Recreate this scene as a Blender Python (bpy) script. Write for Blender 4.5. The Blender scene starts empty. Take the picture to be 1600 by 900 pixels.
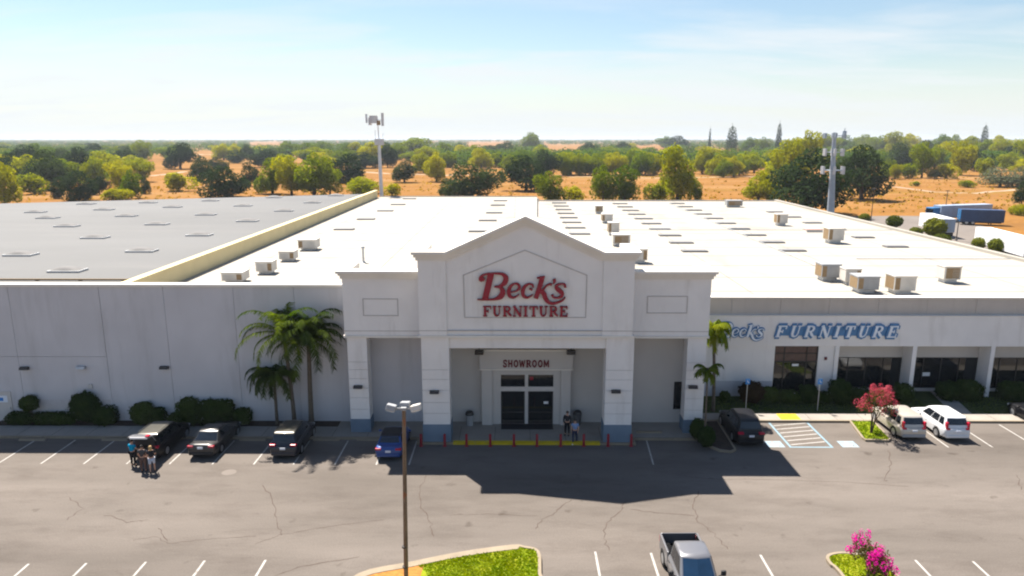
import bpy, bmesh, math, random
from mathutils import Vector, Matrix, noise
from math import sin, cos, tan, pi, radians as R

# ------------------------------------------------------------------ camera, sky, sun, exposure
SC = bpy.context.scene
COL = SC.collection
F_PX, CAM_H, Y_HOR = 1100.0, 20.0, 216.0
PITCH = math.atan((450 - Y_HOR) / F_PX)
YAW = math.atan(8 / F_PX)
cam = bpy.data.cameras.new('camera')
cam.sensor_width = 36.0
cam.lens = 36.0 * F_PX / 1600.0
cam.clip_start, cam.clip_end = 0.5, 20000.0
camo = bpy.data.objects.new('camera', cam)
camo.location = (0, 0, CAM_H)
camo.rotation_euler = (pi / 2 - PITCH, 0, YAW)
COL.objects.link(camo)
SC.camera = camo

SUN_DIR = Vector((-0.355, 0.49, 1.0)).normalized()          # towards the sun
SUN_EL = math.asin(SUN_DIR.z)
SUN_AZ = math.atan2(SUN_DIR.x, SUN_DIR.y)
world = bpy.data.worlds.new('World')
SC.world = world
world.use_nodes = True
SKY_STRENGTH = 0.05
SC.view_settings.view_transform = 'Standard'
SC.view_settings.look = 'None'
SC.view_settings.gamma = 1
SC.view_settings.use_curve_mapping = False
SC.view_settings.exposure = 1.45
SC.cycles.filter_width = 2.1
SC.cycles.max_bounces = 6
SC.cycles.diffuse_bounces = 3
SC.cycles.glossy_bounces = 3
SC.cycles.transmission_bounces = 3
SC.cycles.transparent_max_bounces = 6
SC.cycles.volume_bounces = 0
SC.cycles.caustics_reflective = False
SC.cycles.caustics_refractive = False
SC.cycles.sample_clamp_indirect = 6
SC.cycles.use_denoising = True


def build_world():
    nt = world.node_tree
    nt.nodes.clear()
    N, L = nt.nodes.new, nt.links.new
    out = N('ShaderNodeOutputWorld')
    bg = N('ShaderNodeBackground')
    bg.inputs['Strength'].default_value = SKY_STRENGTH
    sky = N('ShaderNodeTexSky')
    sky.sky_type = 'NISHITA'
    sky.sun_disc = False
    sky.sun_elevation = SUN_EL
    sky.sun_rotation = SUN_AZ
    sky.altitude = 30
    sky.air_density = 1.15
    sky.dust_density = 0.35
    sky.ozone_density = 2.0
    # thin cirrus high over the plain: noise on the direction projected to a flat layer
    tc = N('ShaderNodeTexCoord')
    sep = N('ShaderNodeSeparateXYZ')
    L(tc.outputs['Generated'], sep.inputs[0])
    zz = N('ShaderNodeMath'); zz.operation = 'MAXIMUM'; zz.inputs[1].default_value = 0.0
    L(sep.outputs['Z'], zz.inputs[0])
    za = N('ShaderNodeMath'); za.operation = 'ADD'; za.inputs[1].default_value = 0.13
    L(zz.outputs[0], za.inputs[0])
    dx = N('ShaderNodeMath'); dx.operation = 'DIVIDE'
    dy = N('ShaderNodeMath'); dy.operation = 'DIVIDE'
    L(sep.outputs['X'], dx.inputs[0]); L(za.outputs[0], dx.inputs[1])
    L(sep.outputs['Y'], dy.inputs[0]); L(za.outputs[0], dy.inputs[1])
    cmb = N('ShaderNodeCombineXYZ')
    L(dx.outputs[0], cmb.inputs['X']); L(dy.outputs[0], cmb.inputs['Y'])
    mp = N('ShaderNodeMapping')
    mp.inputs['Scale'].default_value = (0.62, 1.5, 1)
    mp.inputs['Rotation'].default_value = (0, 0, 0.22)
    mp.inputs['Location'].default_value = (1.15, 0.2, 0)
    L(cmb.outputs[0], mp.inputs['Vector'])
    nz = N('ShaderNodeTexNoise')
    nz.inputs['Scale'].default_value = 1.0
    nz.inputs['Detail'].default_value = 4
    nz.inputs['Roughness'].default_value = 0.58
    nz.inputs['Distortion'].default_value = 0.4
    L(mp.outputs[0], nz.inputs['Vector'])
    rp = N('ShaderNodeValToRGB')
    rp.color_ramp.elements[0].position = 0.43
    rp.color_ramp.elements[0].color = (0, 0, 0, 1)
    rp.color_ramp.elements[1].position = 0.63
    rp.color_ramp.elements[1].color = (1, 1, 1, 1)
    L(nz.outputs['Fac'], rp.inputs[0])
    amt = N('ShaderNodeMath'); amt.operation = 'MULTIPLY'; amt.inputs[1].default_value = 1.0
    fade = N('ShaderNodeMapRange')                      # cirrus only over the far plain, clear sky overhead
    fade.inputs['From Min'].default_value, fade.inputs['From Max'].default_value = 0.10, 0.22
    fade.inputs['To Min'].default_value, fade.inputs['To Max'].default_value = 0.8, 0.0
    L(sep.outputs['Z'], fade.inputs['Value'])
    L(fade.outputs[0], amt.inputs[1])
    L(rp.outputs[0], amt.inputs[0])
    mix = N('ShaderNodeMix'); mix.data_type = 'RGBA'
    mix.inputs['B'].default_value = (6.7, 6.95, 7.2, 1)
    L(amt.outputs[0], mix.inputs['Factor'])
    L(sky.outputs[0], mix.inputs['A'])
    # the milky summer air low over the plain
    veil = N('ShaderNodeMapRange'); veil.interpolation_type = 'SMOOTHSTEP'
    veil.inputs['From Min'].default_value, veil.inputs['From Max'].default_value = -0.01, 0.125
    veil.inputs['To Min'].default_value, veil.inputs['To Max'].default_value = 0.93, 0.0
    L(sep.outputs['Z'], veil.inputs['Value'])
    mv = N('ShaderNodeMix'); mv.data_type = 'RGBA'
    mv.inputs['B'].default_value = (6.45, 6.85, 7.1, 1)
    L(veil.outputs[0], mv.inputs['Factor'])
    L(mix.outputs['Result'], mv.inputs['A'])
    L(mv.outputs['Result'], bg.inputs['Color'])
    L(bg.outputs[0], out.inputs[0])


build_world()
sun = bpy.data.lights.new('sun', 'SUN')
sun.energy = 5.0
sun.angle = R(0.53)
sun.color = (1.0, 0.93, 0.83)
suno = bpy.data.objects.new('sun', sun)
suno.location = (-30, 40, 90)
suno.rotation_euler = (-SUN_DIR).to_track_quat('-Z', 'Y').to_euler()
COL.objects.link(suno)

# ------------------------------------------------------------------ helpers
RNG = random.Random(11)


def ray(x, y):
    a, b = (x - 800) / F_PX, (450 - y) / F_PX
    c, s = cos(PITCH), sin(PITCH)
    d = (a, c + b * s, -s + b * c)
    cy, sy = cos(YAW), sin(YAW)
    return Vector((d[0] * cy - d[1] * sy, d[0] * sy + d[1] * cy, d[2]))


def gz(x, y, z=0.0):
    """point of the plane of height z that the photo shows at pixel x, y"""
    d = ray(x, y)
    return Vector((0, 0, CAM_H)) + d * ((z - CAM_H) / d.z)


def gy(x, y, Y):
    """point of the upright plane at depth Y that the photo shows at pixel x, y"""
    d = ray(x, y)
    return Vector((0, 0, CAM_H)) + d * (Y / d.y)


def mpp(p):
    """metres per photo pixel at point p"""
    d = Vector(p) - Vector((0, 0, CAM_H))
    return (d.y * cos(PITCH) - d.z * sin(PITCH)) / F_PX


def node(nt, kind, **kw):
    n = nt.nodes.new(kind)
    for k, v in kw.items():
        n.inputs[k].default_value = v
    return n


def principled(name):
    m = bpy.data.materials.new(name)
    m.use_nodes = True
    return m, m.node_tree, m.node_tree.nodes['Principled BSDF']


def mat(name, col, rough=0.7, spec=0.3, metal=0.0, coat=0.0, var=0.12, scale=3.0, stretch=(1, 1, 1), bump=0.0,
        bscale=30.0, stain=None, coords='Object'):
    """plain material with a soft noise in the colour (wear, dirt) and an optional stain colour in patches"""
    m, nt, b = principled(name)
    L = nt.links.new
    b.inputs['Roughness'].default_value = rough
    b.inputs['Specular IOR Level'].default_value = spec
    b.inputs['Metallic'].default_value = metal
    b.inputs['Coat Weight'].default_value = coat
    b.inputs['Coat Roughness'].default_value = 0.06
    tc = nt.nodes.new('ShaderNodeTexCoord')
    mp = nt.nodes.new('ShaderNodeMapping')
    mp.inputs['Scale'].default_value = stretch
    L(tc.outputs[coords], mp.inputs['Vector'])
    nz = node(nt, 'ShaderNodeTexNoise', Scale=scale, Detail=5.0, Roughness=0.6)
    L(mp.outputs[0], nz.inputs['Vector'])
    rp = nt.nodes.new('ShaderNodeValToRGB')
    e = rp.color_ramp.elements
    e[0].position, e[1].position = 0.3, 0.7
    e[0].color = tuple(c * (1 - var) for c in col) + (1,)
    e[1].color = tuple(min(1, c * (1 + var)) for c in col) + (1,)
    L(nz.outputs['Fac'], rp.inputs[0])
    last = rp.outputs[0]
    if stain:
        sc, scol, lo, hi, st = stain
        mp2 = nt.nodes.new('ShaderNodeMapping')
        mp2.inputs['Scale'].default_value = st
        mp2.inputs['Location'].default_value = (3.7, 9.1, 1.3)
        L(tc.outputs[coords], mp2.inputs['Vector'])
        n2 = node(nt, 'ShaderNodeTexNoise', Scale=sc, Detail=6.0, Roughness=0.65)
        L(mp2.outputs[0], n2.inputs['Vector'])
        r2 = nt.nodes.new('ShaderNodeValToRGB')
        r2.color_ramp.elements[0].position, r2.color_ramp.elements[1].position = lo, hi
        L(n2.outputs['Fac'], r2.inputs[0])
        mx = nt.nodes.new('ShaderNodeMix'); mx.data_type = 'RGBA'
        mx.inputs['B'].default_value = tuple(scol) + (1,)
        L(r2.outputs[0], mx.inputs['Factor'])
        L(last, mx.inputs['A'])
        last = mx.outputs['Result']
    L(last, b.inputs['Base Color'])
    if bump:
        n3 = node(nt, 'ShaderNodeTexNoise', Scale=bscale, Detail=4.0)
        L(tc.outputs[coords], n3.inputs['Vector'])
        bp = node(nt, 'ShaderNodeBump', Strength=bump, Distance=0.02)
        L(n3.outputs['Fac'], bp.inputs['Height'])
        L(bp.outputs[0], b.inputs['Normal'])
    return m


def leaf_mat(name, c1, c2, trans=0.4, nscale=1.2, tcol=None):
    """leaves: two greens by clump and by tree, part of the light passes through"""
    m = bpy.data.materials.new(name)
    m.use_nodes = True
    nt = m.node_tree
    nt.nodes.clear()
    L = nt.links.new
    out = nt.nodes.new('ShaderNodeOutputMaterial')
    tc = nt.nodes.new('ShaderNodeTexCoord')
    oi = nt.nodes.new('ShaderNodeObjectInfo')
    nz = node(nt, 'ShaderNodeTexNoise', Scale=nscale, Detail=4.0, Roughness=0.7)
    L(tc.outputs['Object'], nz.inputs['Vector'])
    ad = nt.nodes.new('ShaderNodeMath'); ad.operation = 'MULTIPLY_ADD'
    ad.inputs[1].default_value = 0.5
    L(oi.outputs['Random'], ad.inputs[0])
    sb = nt.nodes.new('ShaderNodeMath'); sb.operation = 'SUBTRACT'; sb.inputs[1].default_value = 0.25
    L(nz.outputs['Fac'], sb.inputs[0])
    L(sb.outputs[0], ad.inputs[2])
    rp = nt.nodes.new('ShaderNodeValToRGB')
    rp.color_ramp.elements[0].position, rp.color_ramp.elements[1].position = 0.25, 0.75
    rp.color_ramp.elements[0].color = tuple(c1) + (1,)
    rp.color_ramp.elements[1].color = tuple(c2) + (1,)
    L(ad.outputs[0], rp.inputs[0])
    df = nt.nodes.new('ShaderNodeBsdfDiffuse')
    tr = nt.nodes.new('ShaderNodeBsdfTranslucent')
    L(rp.outputs[0], df.inputs[0])
    hs = node(nt, 'ShaderNodeHueSaturation', Saturation=1.15, Value=1.5)
    L(rp.outputs[0], hs.inputs['Color'])
    L(hs.outputs[0], tr.inputs[0])
    mx = nt.nodes.new('ShaderNodeMixShader')
    mx.inputs[0].default_value = trans
    L(df.outputs[0], mx.inputs[1]); L(tr.outputs[0], mx.inputs[2])
    L(mx.outputs[0], out.inputs[0])
    return m


class MB:
    """collects shapes and links them as ONE mesh object"""

    def __init__(self):
        self.v, self.f, self.mi, self.sm = [], [], [], []

    def add(self, vs, fs, mi=0, smooth=False):
        o = len(self.v)
        self.v += [tuple(p) for p in vs]
        self.f += [tuple(i + o for i in f) for f in fs]
        self.mi += [mi] * len(fs)
        self.sm += [smooth] * len(fs)
        return self

    def box(self, x0, x1, y0, y1, z0, z1, mi=0):
        vs = [(x0, y0, z0), (x1, y0, z0), (x1, y1, z0), (x0, y1, z0), (x0, y0, z1), (x1, y0, z1), (x1, y1, z1), (x0, y1, z1)]
        return self.add(vs, [(0, 3, 2, 1), (4, 5, 6, 7), (0, 1, 5, 4), (1, 2, 6, 5), (2, 3, 7, 6), (3, 0, 4, 7)], mi)

    def cbox(self, x0, x1, y0, y1, z0, z1, c=0.02, mi=0):
        """box with chamfered edges"""
        bm = bmesh.new()
        bmesh.ops.create_cube(bm, size=1)
        for v in bm.verts:
            v.co = ((x0 + x1) / 2 + v.co.x * (x1 - x0), (y0 + y1) / 2 + v.co.y * (y1 - y0), (z0 + z1) / 2 + v.co.z * (z1 - z0))
        bmesh.ops.bevel(bm, geom=bm.edges[:], offset=c, segments=2, affect='EDGES', profile=0.5)
        bm.verts.index_update()
        self.add([v.co.copy() for v in bm.verts], [[v.index for v in f.verts] for f in bm.faces], mi)
        bm.free()
        return self

    def prism(self, poly, axis, a0, a1, mi=0):
        """polygon (2D) pushed along an axis: 'y' takes (x,z), 'z' takes (x,y), 'x' takes (y,z)"""
        n = len(poly)
        def P(p, t):
            return (p[0], t, p[1]) if axis == 'y' else (p[0], p[1], t) if axis == 'z' else (t, p[0], p[1])
        vs = [P(p, a0) for p in poly] + [P(p, a1) for p in poly]
        ar = sum(poly[i][0] * poly[(i + 1) % n][1] - poly[(i + 1) % n][0] * poly[i][1] for i in range(n))
        flip = (ar > 0) == (axis == 'y')
        bot = tuple(range(n)); top = tuple(range(n, 2 * n))
        fs = [bot[::-1] if not flip else bot, top if not flip else top[::-1]]
        for i in range(n):
            j = (i + 1) % n
            q = (i, j, j + n, i + n)
            fs.append(q if not flip else q[::-1])
        return self.add(vs, fs, mi)

    def sheet(self, poly, z, mi=0):
        n = len(poly)
        ar = sum(poly[i][0] * poly[(i + 1) % n][1] - poly[(i + 1) % n][0] * poly[i][1] for i in range(n))
        idx = tuple(range(n)) if ar > 0 else tuple(range(n))[::-1]
        return self.add([(p[0], p[1], z) for p in poly], [idx], mi)

    def tube(self, path, rad, n=8, mi=0, smooth=True, cap=True):
        path = [Vector(p) for p in path]
        if not isinstance(rad, (list, tuple)):
            rad = [rad] * len(path)
        vs, fs = [], []
        for i, p in enumerate(path):
            t = (path[min(i + 1, len(path) - 1)] - path[max(i - 1, 0)]).normalized()
            u = t.cross(Vector((0, 0, 1)))
            if u.length < 1e-3:
                u = Vector((1, 0, 0))
            u.normalize()
            w = t.cross(u)
            for k in range(n):
                a = 2 * pi * k / n
                vs.append(p + (u * cos(a) + w * sin(a)) * rad[i])
        for i in range(len(path) - 1):
            for k in range(n):
                j = (k + 1) % n
                fs.append((i * n + k, i * n + j, (i + 1) * n + j, (i + 1) * n + k))
        if cap:
            fs.append(tuple(range(n))[::-1])
            fs.append(tuple((len(path) - 1) * n + k for k in range(n)))
        return self.add(vs, fs, mi, smooth)

    def ell(self, c, r, n=10, m=7, mi=0, top=1.0, bottom=-1.0, wob=0.0, seed=0):
        vs, fs = [], []
        for i in range(m + 1):
            ph = math.asin(max(-1, min(1, bottom + (top - bottom) * i / m)))
            for k in range(n):
                a = 2 * pi * k / n
                d = Vector((cos(ph) * cos(a), cos(ph) * sin(a), sin(ph)))
                q = 1 + wob * noise.noise(d * 2.3 + Vector((seed, seed * .7, 0)))
                vs.append((c[0] + d.x * r[0] * q, c[1] + d.y * r[1] * q, c[2] + d.z * r[2] * q))
        for i in range(m):
            for k in range(n):
                j = (k + 1) % n
                fs.append((i * n + k, i * n + j, (i + 1) * n + j, (i + 1) * n + k))
        fs.append(tuple(range(n))[::-1])
        fs.append(tuple(m * n + k for k in range(n)))
        return self.add(vs, fs, mi, True)

    def ribbon(self, pts, w, z, mi=0):
        """flat band along a line on the ground; w a width or a list of widths"""
        pts = [Vector((p[0], p[1])) for p in pts]
        if not isinstance(w, (list, tuple)):
            w = [w] * len(pts)
        vs = []
        for i, p in enumerate(pts):
            t = (pts[min(i + 1, len(pts) - 1)] - pts[max(i - 1, 0)]).normalized()
            nrm = Vector((-t.y, t.x))
            vs += [(*(p + nrm * w[i] / 2), z), (*(p - nrm * w[i] / 2), z)]
        fs = [(2 * i + 1, 2 * i + 3, 2 * i + 2, 2 * i) for i in range(len(pts) - 1)]
        return self.add(vs, fs, mi)

    def build(self, name, mats, parent=None, world_coords=False, sharp=35):
        me = bpy.data.meshes.new(name)
        vs = self.v
        if world_coords and parent is not None:
            off = Vector((0, 0, 0)); p = parent
            while p is not None:
                off += p.location; p = p.parent
            vs = [(a - off.x, b - off.y, c - off.z) for a, b, c in vs]
        me.from_pydata(vs, [], self.f)
        for m in (mats if isinstance(mats, (list, tuple)) else [mats]):
            me.materials.append(m)
        me.polygons.foreach_set('material_index', self.mi)
        me.polygons.foreach_set('use_smooth', self.sm)
        me.update()
        if any(self.sm):
            me.set_sharp_from_angle(angle=R(sharp))
        o = bpy.data.objects.new(name, me)
        COL.objects.link(o)
        if parent is not None:
            o.parent = parent
        return o


def tag(o, label=None, cat=None, group=None, kind=None):
    if label: o['label'] = label
    if cat: o['category'] = cat
    if group: o['group'] = group
    if kind: o['kind'] = kind
    return o


def thing(name, loc, label, cat, group=None, rz=0.0):
    o = bpy.data.objects.new(name, None)
    COL.objects.link(o)
    o.location = loc
    o.rotation_euler = (0, 0, rz)
    o.empty_display_size = 0.3
    return tag(o, label, cat, group)


def copy_tree(o, parent=None):
    c = o.copy()
    COL.objects.link(c)
    if parent is not None:
        c.parent = parent
    for ch in list(o.children):
        copy_tree(ch, c)
    return c


def structure(o):
    o['kind'] = 'structure'
    return o
HAZE_D = 0.0001
# ------------------------------------------------------------------ materials
M = {}
M['stucco'] = mat('stucco', (0.75, 0.725, 0.705), 0.9, 0.15, var=0.05, scale=0.5, bump=0.12, bscale=18,
                  stain=(0.55, (0.52, 0.485, 0.45), 0.55, 0.9, (1.6, 1, 0.25)), coords='Object')
M['dark_red'] = mat('dark_red_lettering', (0.13, 0.008, 0.016), 0.5, 0.3, var=0.1)
M['wall_paint'] = mat('painted_concrete_wall', (0.54, 0.53, 0.545), 0.9, 0.15, var=0.06, scale=0.25, bump=0.08, bscale=14,
                      stain=(0.35, (0.40, 0.39, 0.39), 0.52, 0.9, (2.2, 1, 0.3)), coords='Object')
M['recess_shade_tone'] = mat('recess_shade_paint', (0.52, 0.49, 0.46), 0.9, 0.15, var=0.05, scale=0.4, bump=0.08, bscale=14)  # darker than the front wall, recess shade put into the colour
M['cornice'] = mat('cornice_paint', (0.70, 0.66, 0.60), 0.85, 0.2, var=0.05, scale=1.0)
M['beige_panel'] = mat('beige_parapet_paint', (0.50, 0.45, 0.40), 0.9, 0.15, var=0.06, scale=0.5,
                       stain=(0.8, (0.42, 0.37, 0.32), 0.55, 0.8, (1.5, 1, 0.2)))
M['groove'] = mat('groove_shadow_paint', (0.46, 0.43, 0.41), 0.9, 0.1, var=0.08)  # darker tone puts groove shade into flat strips
M['blue_base'] = mat('blue_grey_paint', (0.15, 0.205, 0.27), 0.8, 0.2, var=0.1, scale=1.2)
M['white_roof'] = mat('white_roof_membrane', (0.34, 0.315, 0.275), 0.75, 0.2, var=0.03, scale=0.08,
                      stain=(0.13, (0.115, 0.10, 0.082), 0.54, 1.0, (1, .25, 1)))
M['grey_roof'] = mat('grey_roof_sheet', (0.097, 0.0965, 0.096), 0.7, 0.3, var=0.10, scale=0.06, stretch=(0.4, 1.6, 1),
                     stain=(0.22, (0.12, 0.116, 0.113), 0.5, 0.8, (0.25, 1.2, 1)))
M['roof_edge'] = mat('cream_roof_edge', (0.64, 0.54, 0.31), 0.8, 0.2, var=0.08, scale=0.3)
M['dome'] = mat('skylight_dome_plastic', (0.155, 0.15, 0.148), 0.7, 0.15, var=0.04)
M['flat_light'] = mat('flat_skylight_panel', (0.195, 0.19, 0.19), 0.5, 0.4, var=0.06)
M['metal_grey'] = mat('galvanised_metal', (0.48, 0.49, 0.50), 0.5, 0.5, metal=0.4, var=0.1)
M['hvac'] = mat('cooler_casing_paint', (0.56, 0.53, 0.485), 0.6, 0.3, var=0.08, scale=2)
M['hvac_pad'] = mat('cooler_tan_pad', (0.27, 0.19, 0.11), 0.9, 0.1, var=0.25, scale=10)
M['hvac_grey'] = mat('cooler_grey_casing', (0.30, 0.305, 0.315), 0.6, 0.3, var=0.08, scale=2)
M['glass'] = mat('dark_window_glass', (0.012, 0.014, 0.016), 0.04, 0.6, var=0.3, scale=0.7)
M['brown_panel'] = mat('brown_window_panel', (0.10, 0.06, 0.05), 0.35, 0.4, var=0.2)
M['dark_frame'] = mat('dark_bronze_frame', (0.03, 0.027, 0.025), 0.5, 0.4)
M['light_frame'] = mat('pale_door_frame', (0.55, 0.52, 0.49), 0.6, 0.3, var=0.05)
M['paper'] = mat('white_notice', (0.75, 0.75, 0.75), 0.8, 0.2, var=0.02)
M['lamp_dark'] = mat('dark_lamp_metal', (0.035, 0.03, 0.03), 0.5, 0.4)
M['sign_red'] = mat('sign_red', (0.27, 0.005, 0.024), 0.45, 0.4, var=0.06)
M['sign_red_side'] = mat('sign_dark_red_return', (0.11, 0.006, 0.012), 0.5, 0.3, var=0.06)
M['sign_white'] = mat('sign_white_face', (0.72, 0.76, 0.82), 0.5, 0.3, var=0.05)
M['sign_blue'] = mat('sign_blue', (0.075, 0.20, 0.39), 0.5, 0.3, var=0.12, scale=2)
M['concrete'] = mat('pavement_concrete', (0.27, 0.245, 0.215), 0.9, 0.2, var=0.1, scale=0.8, bump=0.1, bscale=25)
M['kerb'] = mat('kerb_concrete', (0.25, 0.205, 0.15), 0.9, 0.2, var=0.1, scale=1.2, stain=(1.5, (0.18, 0.15, 0.115), 0.55, 0.8, (1, 1, 1)))
M['yellow'] = mat('yellow_kerb_paint', (0.55, 0.40, 0.015), 0.75, 0.2, var=0.12, scale=3, stain=(4.0, (0.36, 0.30, 0.10), 0.55, 0.75, (1, 1, 1)))
M['line'] = mat('white_line_paint', (0.36, 0.345, 0.325), 0.8, 0.2, var=0.06, scale=2, stain=(5.0, (0.2, 0.18, 0.16), 0.52, 0.70, (1, 1, 1)))
M['blue_line'] = mat('blue_line_paint', (0.19, 0.29, 0.35), 0.8, 0.2, var=0.08, scale=2, stain=(5.0, (0.30, 0.32, 0.32), 0.55, 0.75, (1, 1, 1)))
M['isa_blue'] = mat('parking_symbol_blue', (0.24, 0.32, 0.38), 0.8, 0.2, var=0.1, scale=3)
M['sign_post_blue'] = mat('blue_sign_sheet', (0.02, 0.20, 0.55), 0.5, 0.4, var=0.05)
M['red_post'] = mat('red_bollard_paint', (0.26, 0.012, 0.022), 0.5, 0.4, var=0.12, scale=6)
M['bark'] = mat('bark', (0.085, 0.06, 0.042), 0.95, 0.1, var=0.3, scale=6, stretch=(1, 1, .3))
M['palm_bark'] = mat('palm_trunk_bark', (0.13, 0.105, 0.08), 0.95, 0.1, var=0.3, scale=3, stretch=(1, 1, 6))
M['soil'] = mat('planter_soil', (0.06, 0.045, 0.035), 0.95, 0.1, var=0.3, scale=4)
M['mulch'] = mat('dry_orange_mulch', (0.34, 0.15, 0.04), 0.95, 0.1, var=0.25, scale=5)
M['crack'] = mat('crack_filler', (0.075, 0.055, 0.045), 0.95, 0.1, var=0.2, scale=3)
M['rust'] = mat('rusty_pole_paint', (0.17, 0.115, 0.075), 0.7, 0.3, var=0.25, scale=2.5, stain=(2.2, (0.26, 0.07, 0.02), 0.60, 0.66, (1, 1, .5)))
M['galv_white'] = mat('pale_pole_metal', (0.55, 0.57, 0.60), 0.55, 0.4, var=0.06, scale=1)
M['galv_blue'] = mat('grey_mast_metal', (0.28, 0.33, 0.39), 0.55, 0.4, var=0.08, scale=1)
M['antenna'] = mat('antenna_plastic', (0.50, 0.50, 0.52), 0.6, 0.3, var=0.1)
M['tyre'] = mat('tyre_rubber', (0.016, 0.016, 0.017), 0.85, 0.2)
M['rim'] = mat('wheel_rim_metal', (0.42, 0.43, 0.45), 0.35, 0.5, metal=0.7)
M['black_trim'] = mat('black_plastic_trim', (0.02, 0.02, 0.022), 0.6, 0.3)
M['car_glass'] = mat('car_window_glass', (0.010, 0.013, 0.018), 0.03, 0.7, var=0.1)
M['windscreen'] = mat('blue_windscreen_glass', (0.012, 0.035, 0.075), 0.03, 0.7, var=0.15)
M['tail'] = mat('red_tail_lamp', (0.40, 0.008, 0.03), 0.2, 0.5)
M['clear_lamp'] = mat('clear_head_lamp', (0.65, 0.66, 0.68), 0.15, 0.6)
M['plate'] = mat('licence_plate', (0.60, 0.63, 0.70), 0.5, 0.3, var=0.04)
M['trailer_white'] = mat('trailer_white_panel', (0.74, 0.75, 0.77), 0.5, 0.3, var=0.04, scale=0.8)
M['trailer_blue'] = mat('trailer_blue_panel', (0.02, 0.14, 0.33), 0.5, 0.3, var=0.1, scale=0.5)
M['trailer_navy'] = mat('container_navy_panel', (0.035, 0.065, 0.14), 0.6, 0.3, var=0.15, scale=0.5)
M['trailer_grey'] = mat('trailer_grey_blue', (0.30, 0.37, 0.48), 0.5, 0.3, var=0.08, scale=0.5)
M['bin'] = mat('grey_bin_plastic', (0.10, 0.10, 0.10), 0.7, 0.3, var=0.1)
M['skin'] = mat('skin', (0.50, 0.29, 0.20), 0.6, 0.3, var=0.05, scale=8)
M['leaf_oak'] = leaf_mat('oak_leaves', (0.020, 0.036, 0.014), (0.050, 0.072, 0.022), 0.28, 3.0)
M['leaf_light'] = leaf_mat('yellow_green_leaves', (0.14, 0.18, 0.004), (0.31, 0.29, 0.005), 0.48, 3.0)
M['leaf_mid'] = leaf_mat('green_leaves', (0.07, 0.115, 0.007), (0.17, 0.20, 0.009), 0.44, 3.0)
M['leaf_olive'] = leaf_mat('grey_green_leaves', (0.08, 0.095, 0.055), (0.125, 0.14, 0.08), 0.3, 3.0)
M['leaf_far'] = leaf_mat('far_leaves', (0.040, 0.075, 0.016), (0.14, 0.18, 0.02), 0.38, 0.02)
M['leaf_shrub'] = leaf_mat('shrub_leaves', (0.028, 0.052, 0.014), (0.07, 0.10, 0.024), 0.25, 2.0)
M['leaf_brown'] = leaf_mat('bronze_shrub_leaves', (0.035, 0.022, 0.014), (0.06, 0.04, 0.02), 0.25, 2.0)
M['leaf_palm'] = leaf_mat('palm_leaves', (0.040, 0.070, 0.010), (0.14, 0.18, 0.018), 0.38, 0.9)
M['leaf_palm_bright'] = leaf_mat('bright_palm_leaves', (0.10, 0.16, 0.012), (0.22, 0.24, 0.02), 0.42, 0.9)
M['leaf_palm_dark'] = leaf_mat('dark_palm_leaves', (0.026, 0.046, 0.013), (0.075, 0.105, 0.018), 0.3, 0.9)
M['leaf_ball'] = leaf_mat('clipped_tree_leaves', (0.055, 0.075, 0.010), (0.15, 0.16, 0.018), 0.3, 1.0)
M['leaf_myrtle'] = leaf_mat('crape_myrtle_leaves', (0.05, 0.06, 0.015), (0.12, 0.09, 0.03), 0.3, 1.5)
M['pink_flower'] = leaf_mat('pink_flowers', (0.34, 0.045, 0.075), (0.42, 0.11, 0.13), 0.4, 2.0)
M['magenta_flower'] = leaf_mat('magenta_flowers', (0.55, 0.004, 0.22), (0.68, 0.015, 0.34), 0.35, 2.0)
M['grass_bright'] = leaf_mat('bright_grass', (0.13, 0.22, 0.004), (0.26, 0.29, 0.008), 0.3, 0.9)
M['grass_dark'] = leaf_mat('shade_grass', (0.045, 0.075, 0.015), (0.10, 0.13, 0.03), 0.3, 0.9)


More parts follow.
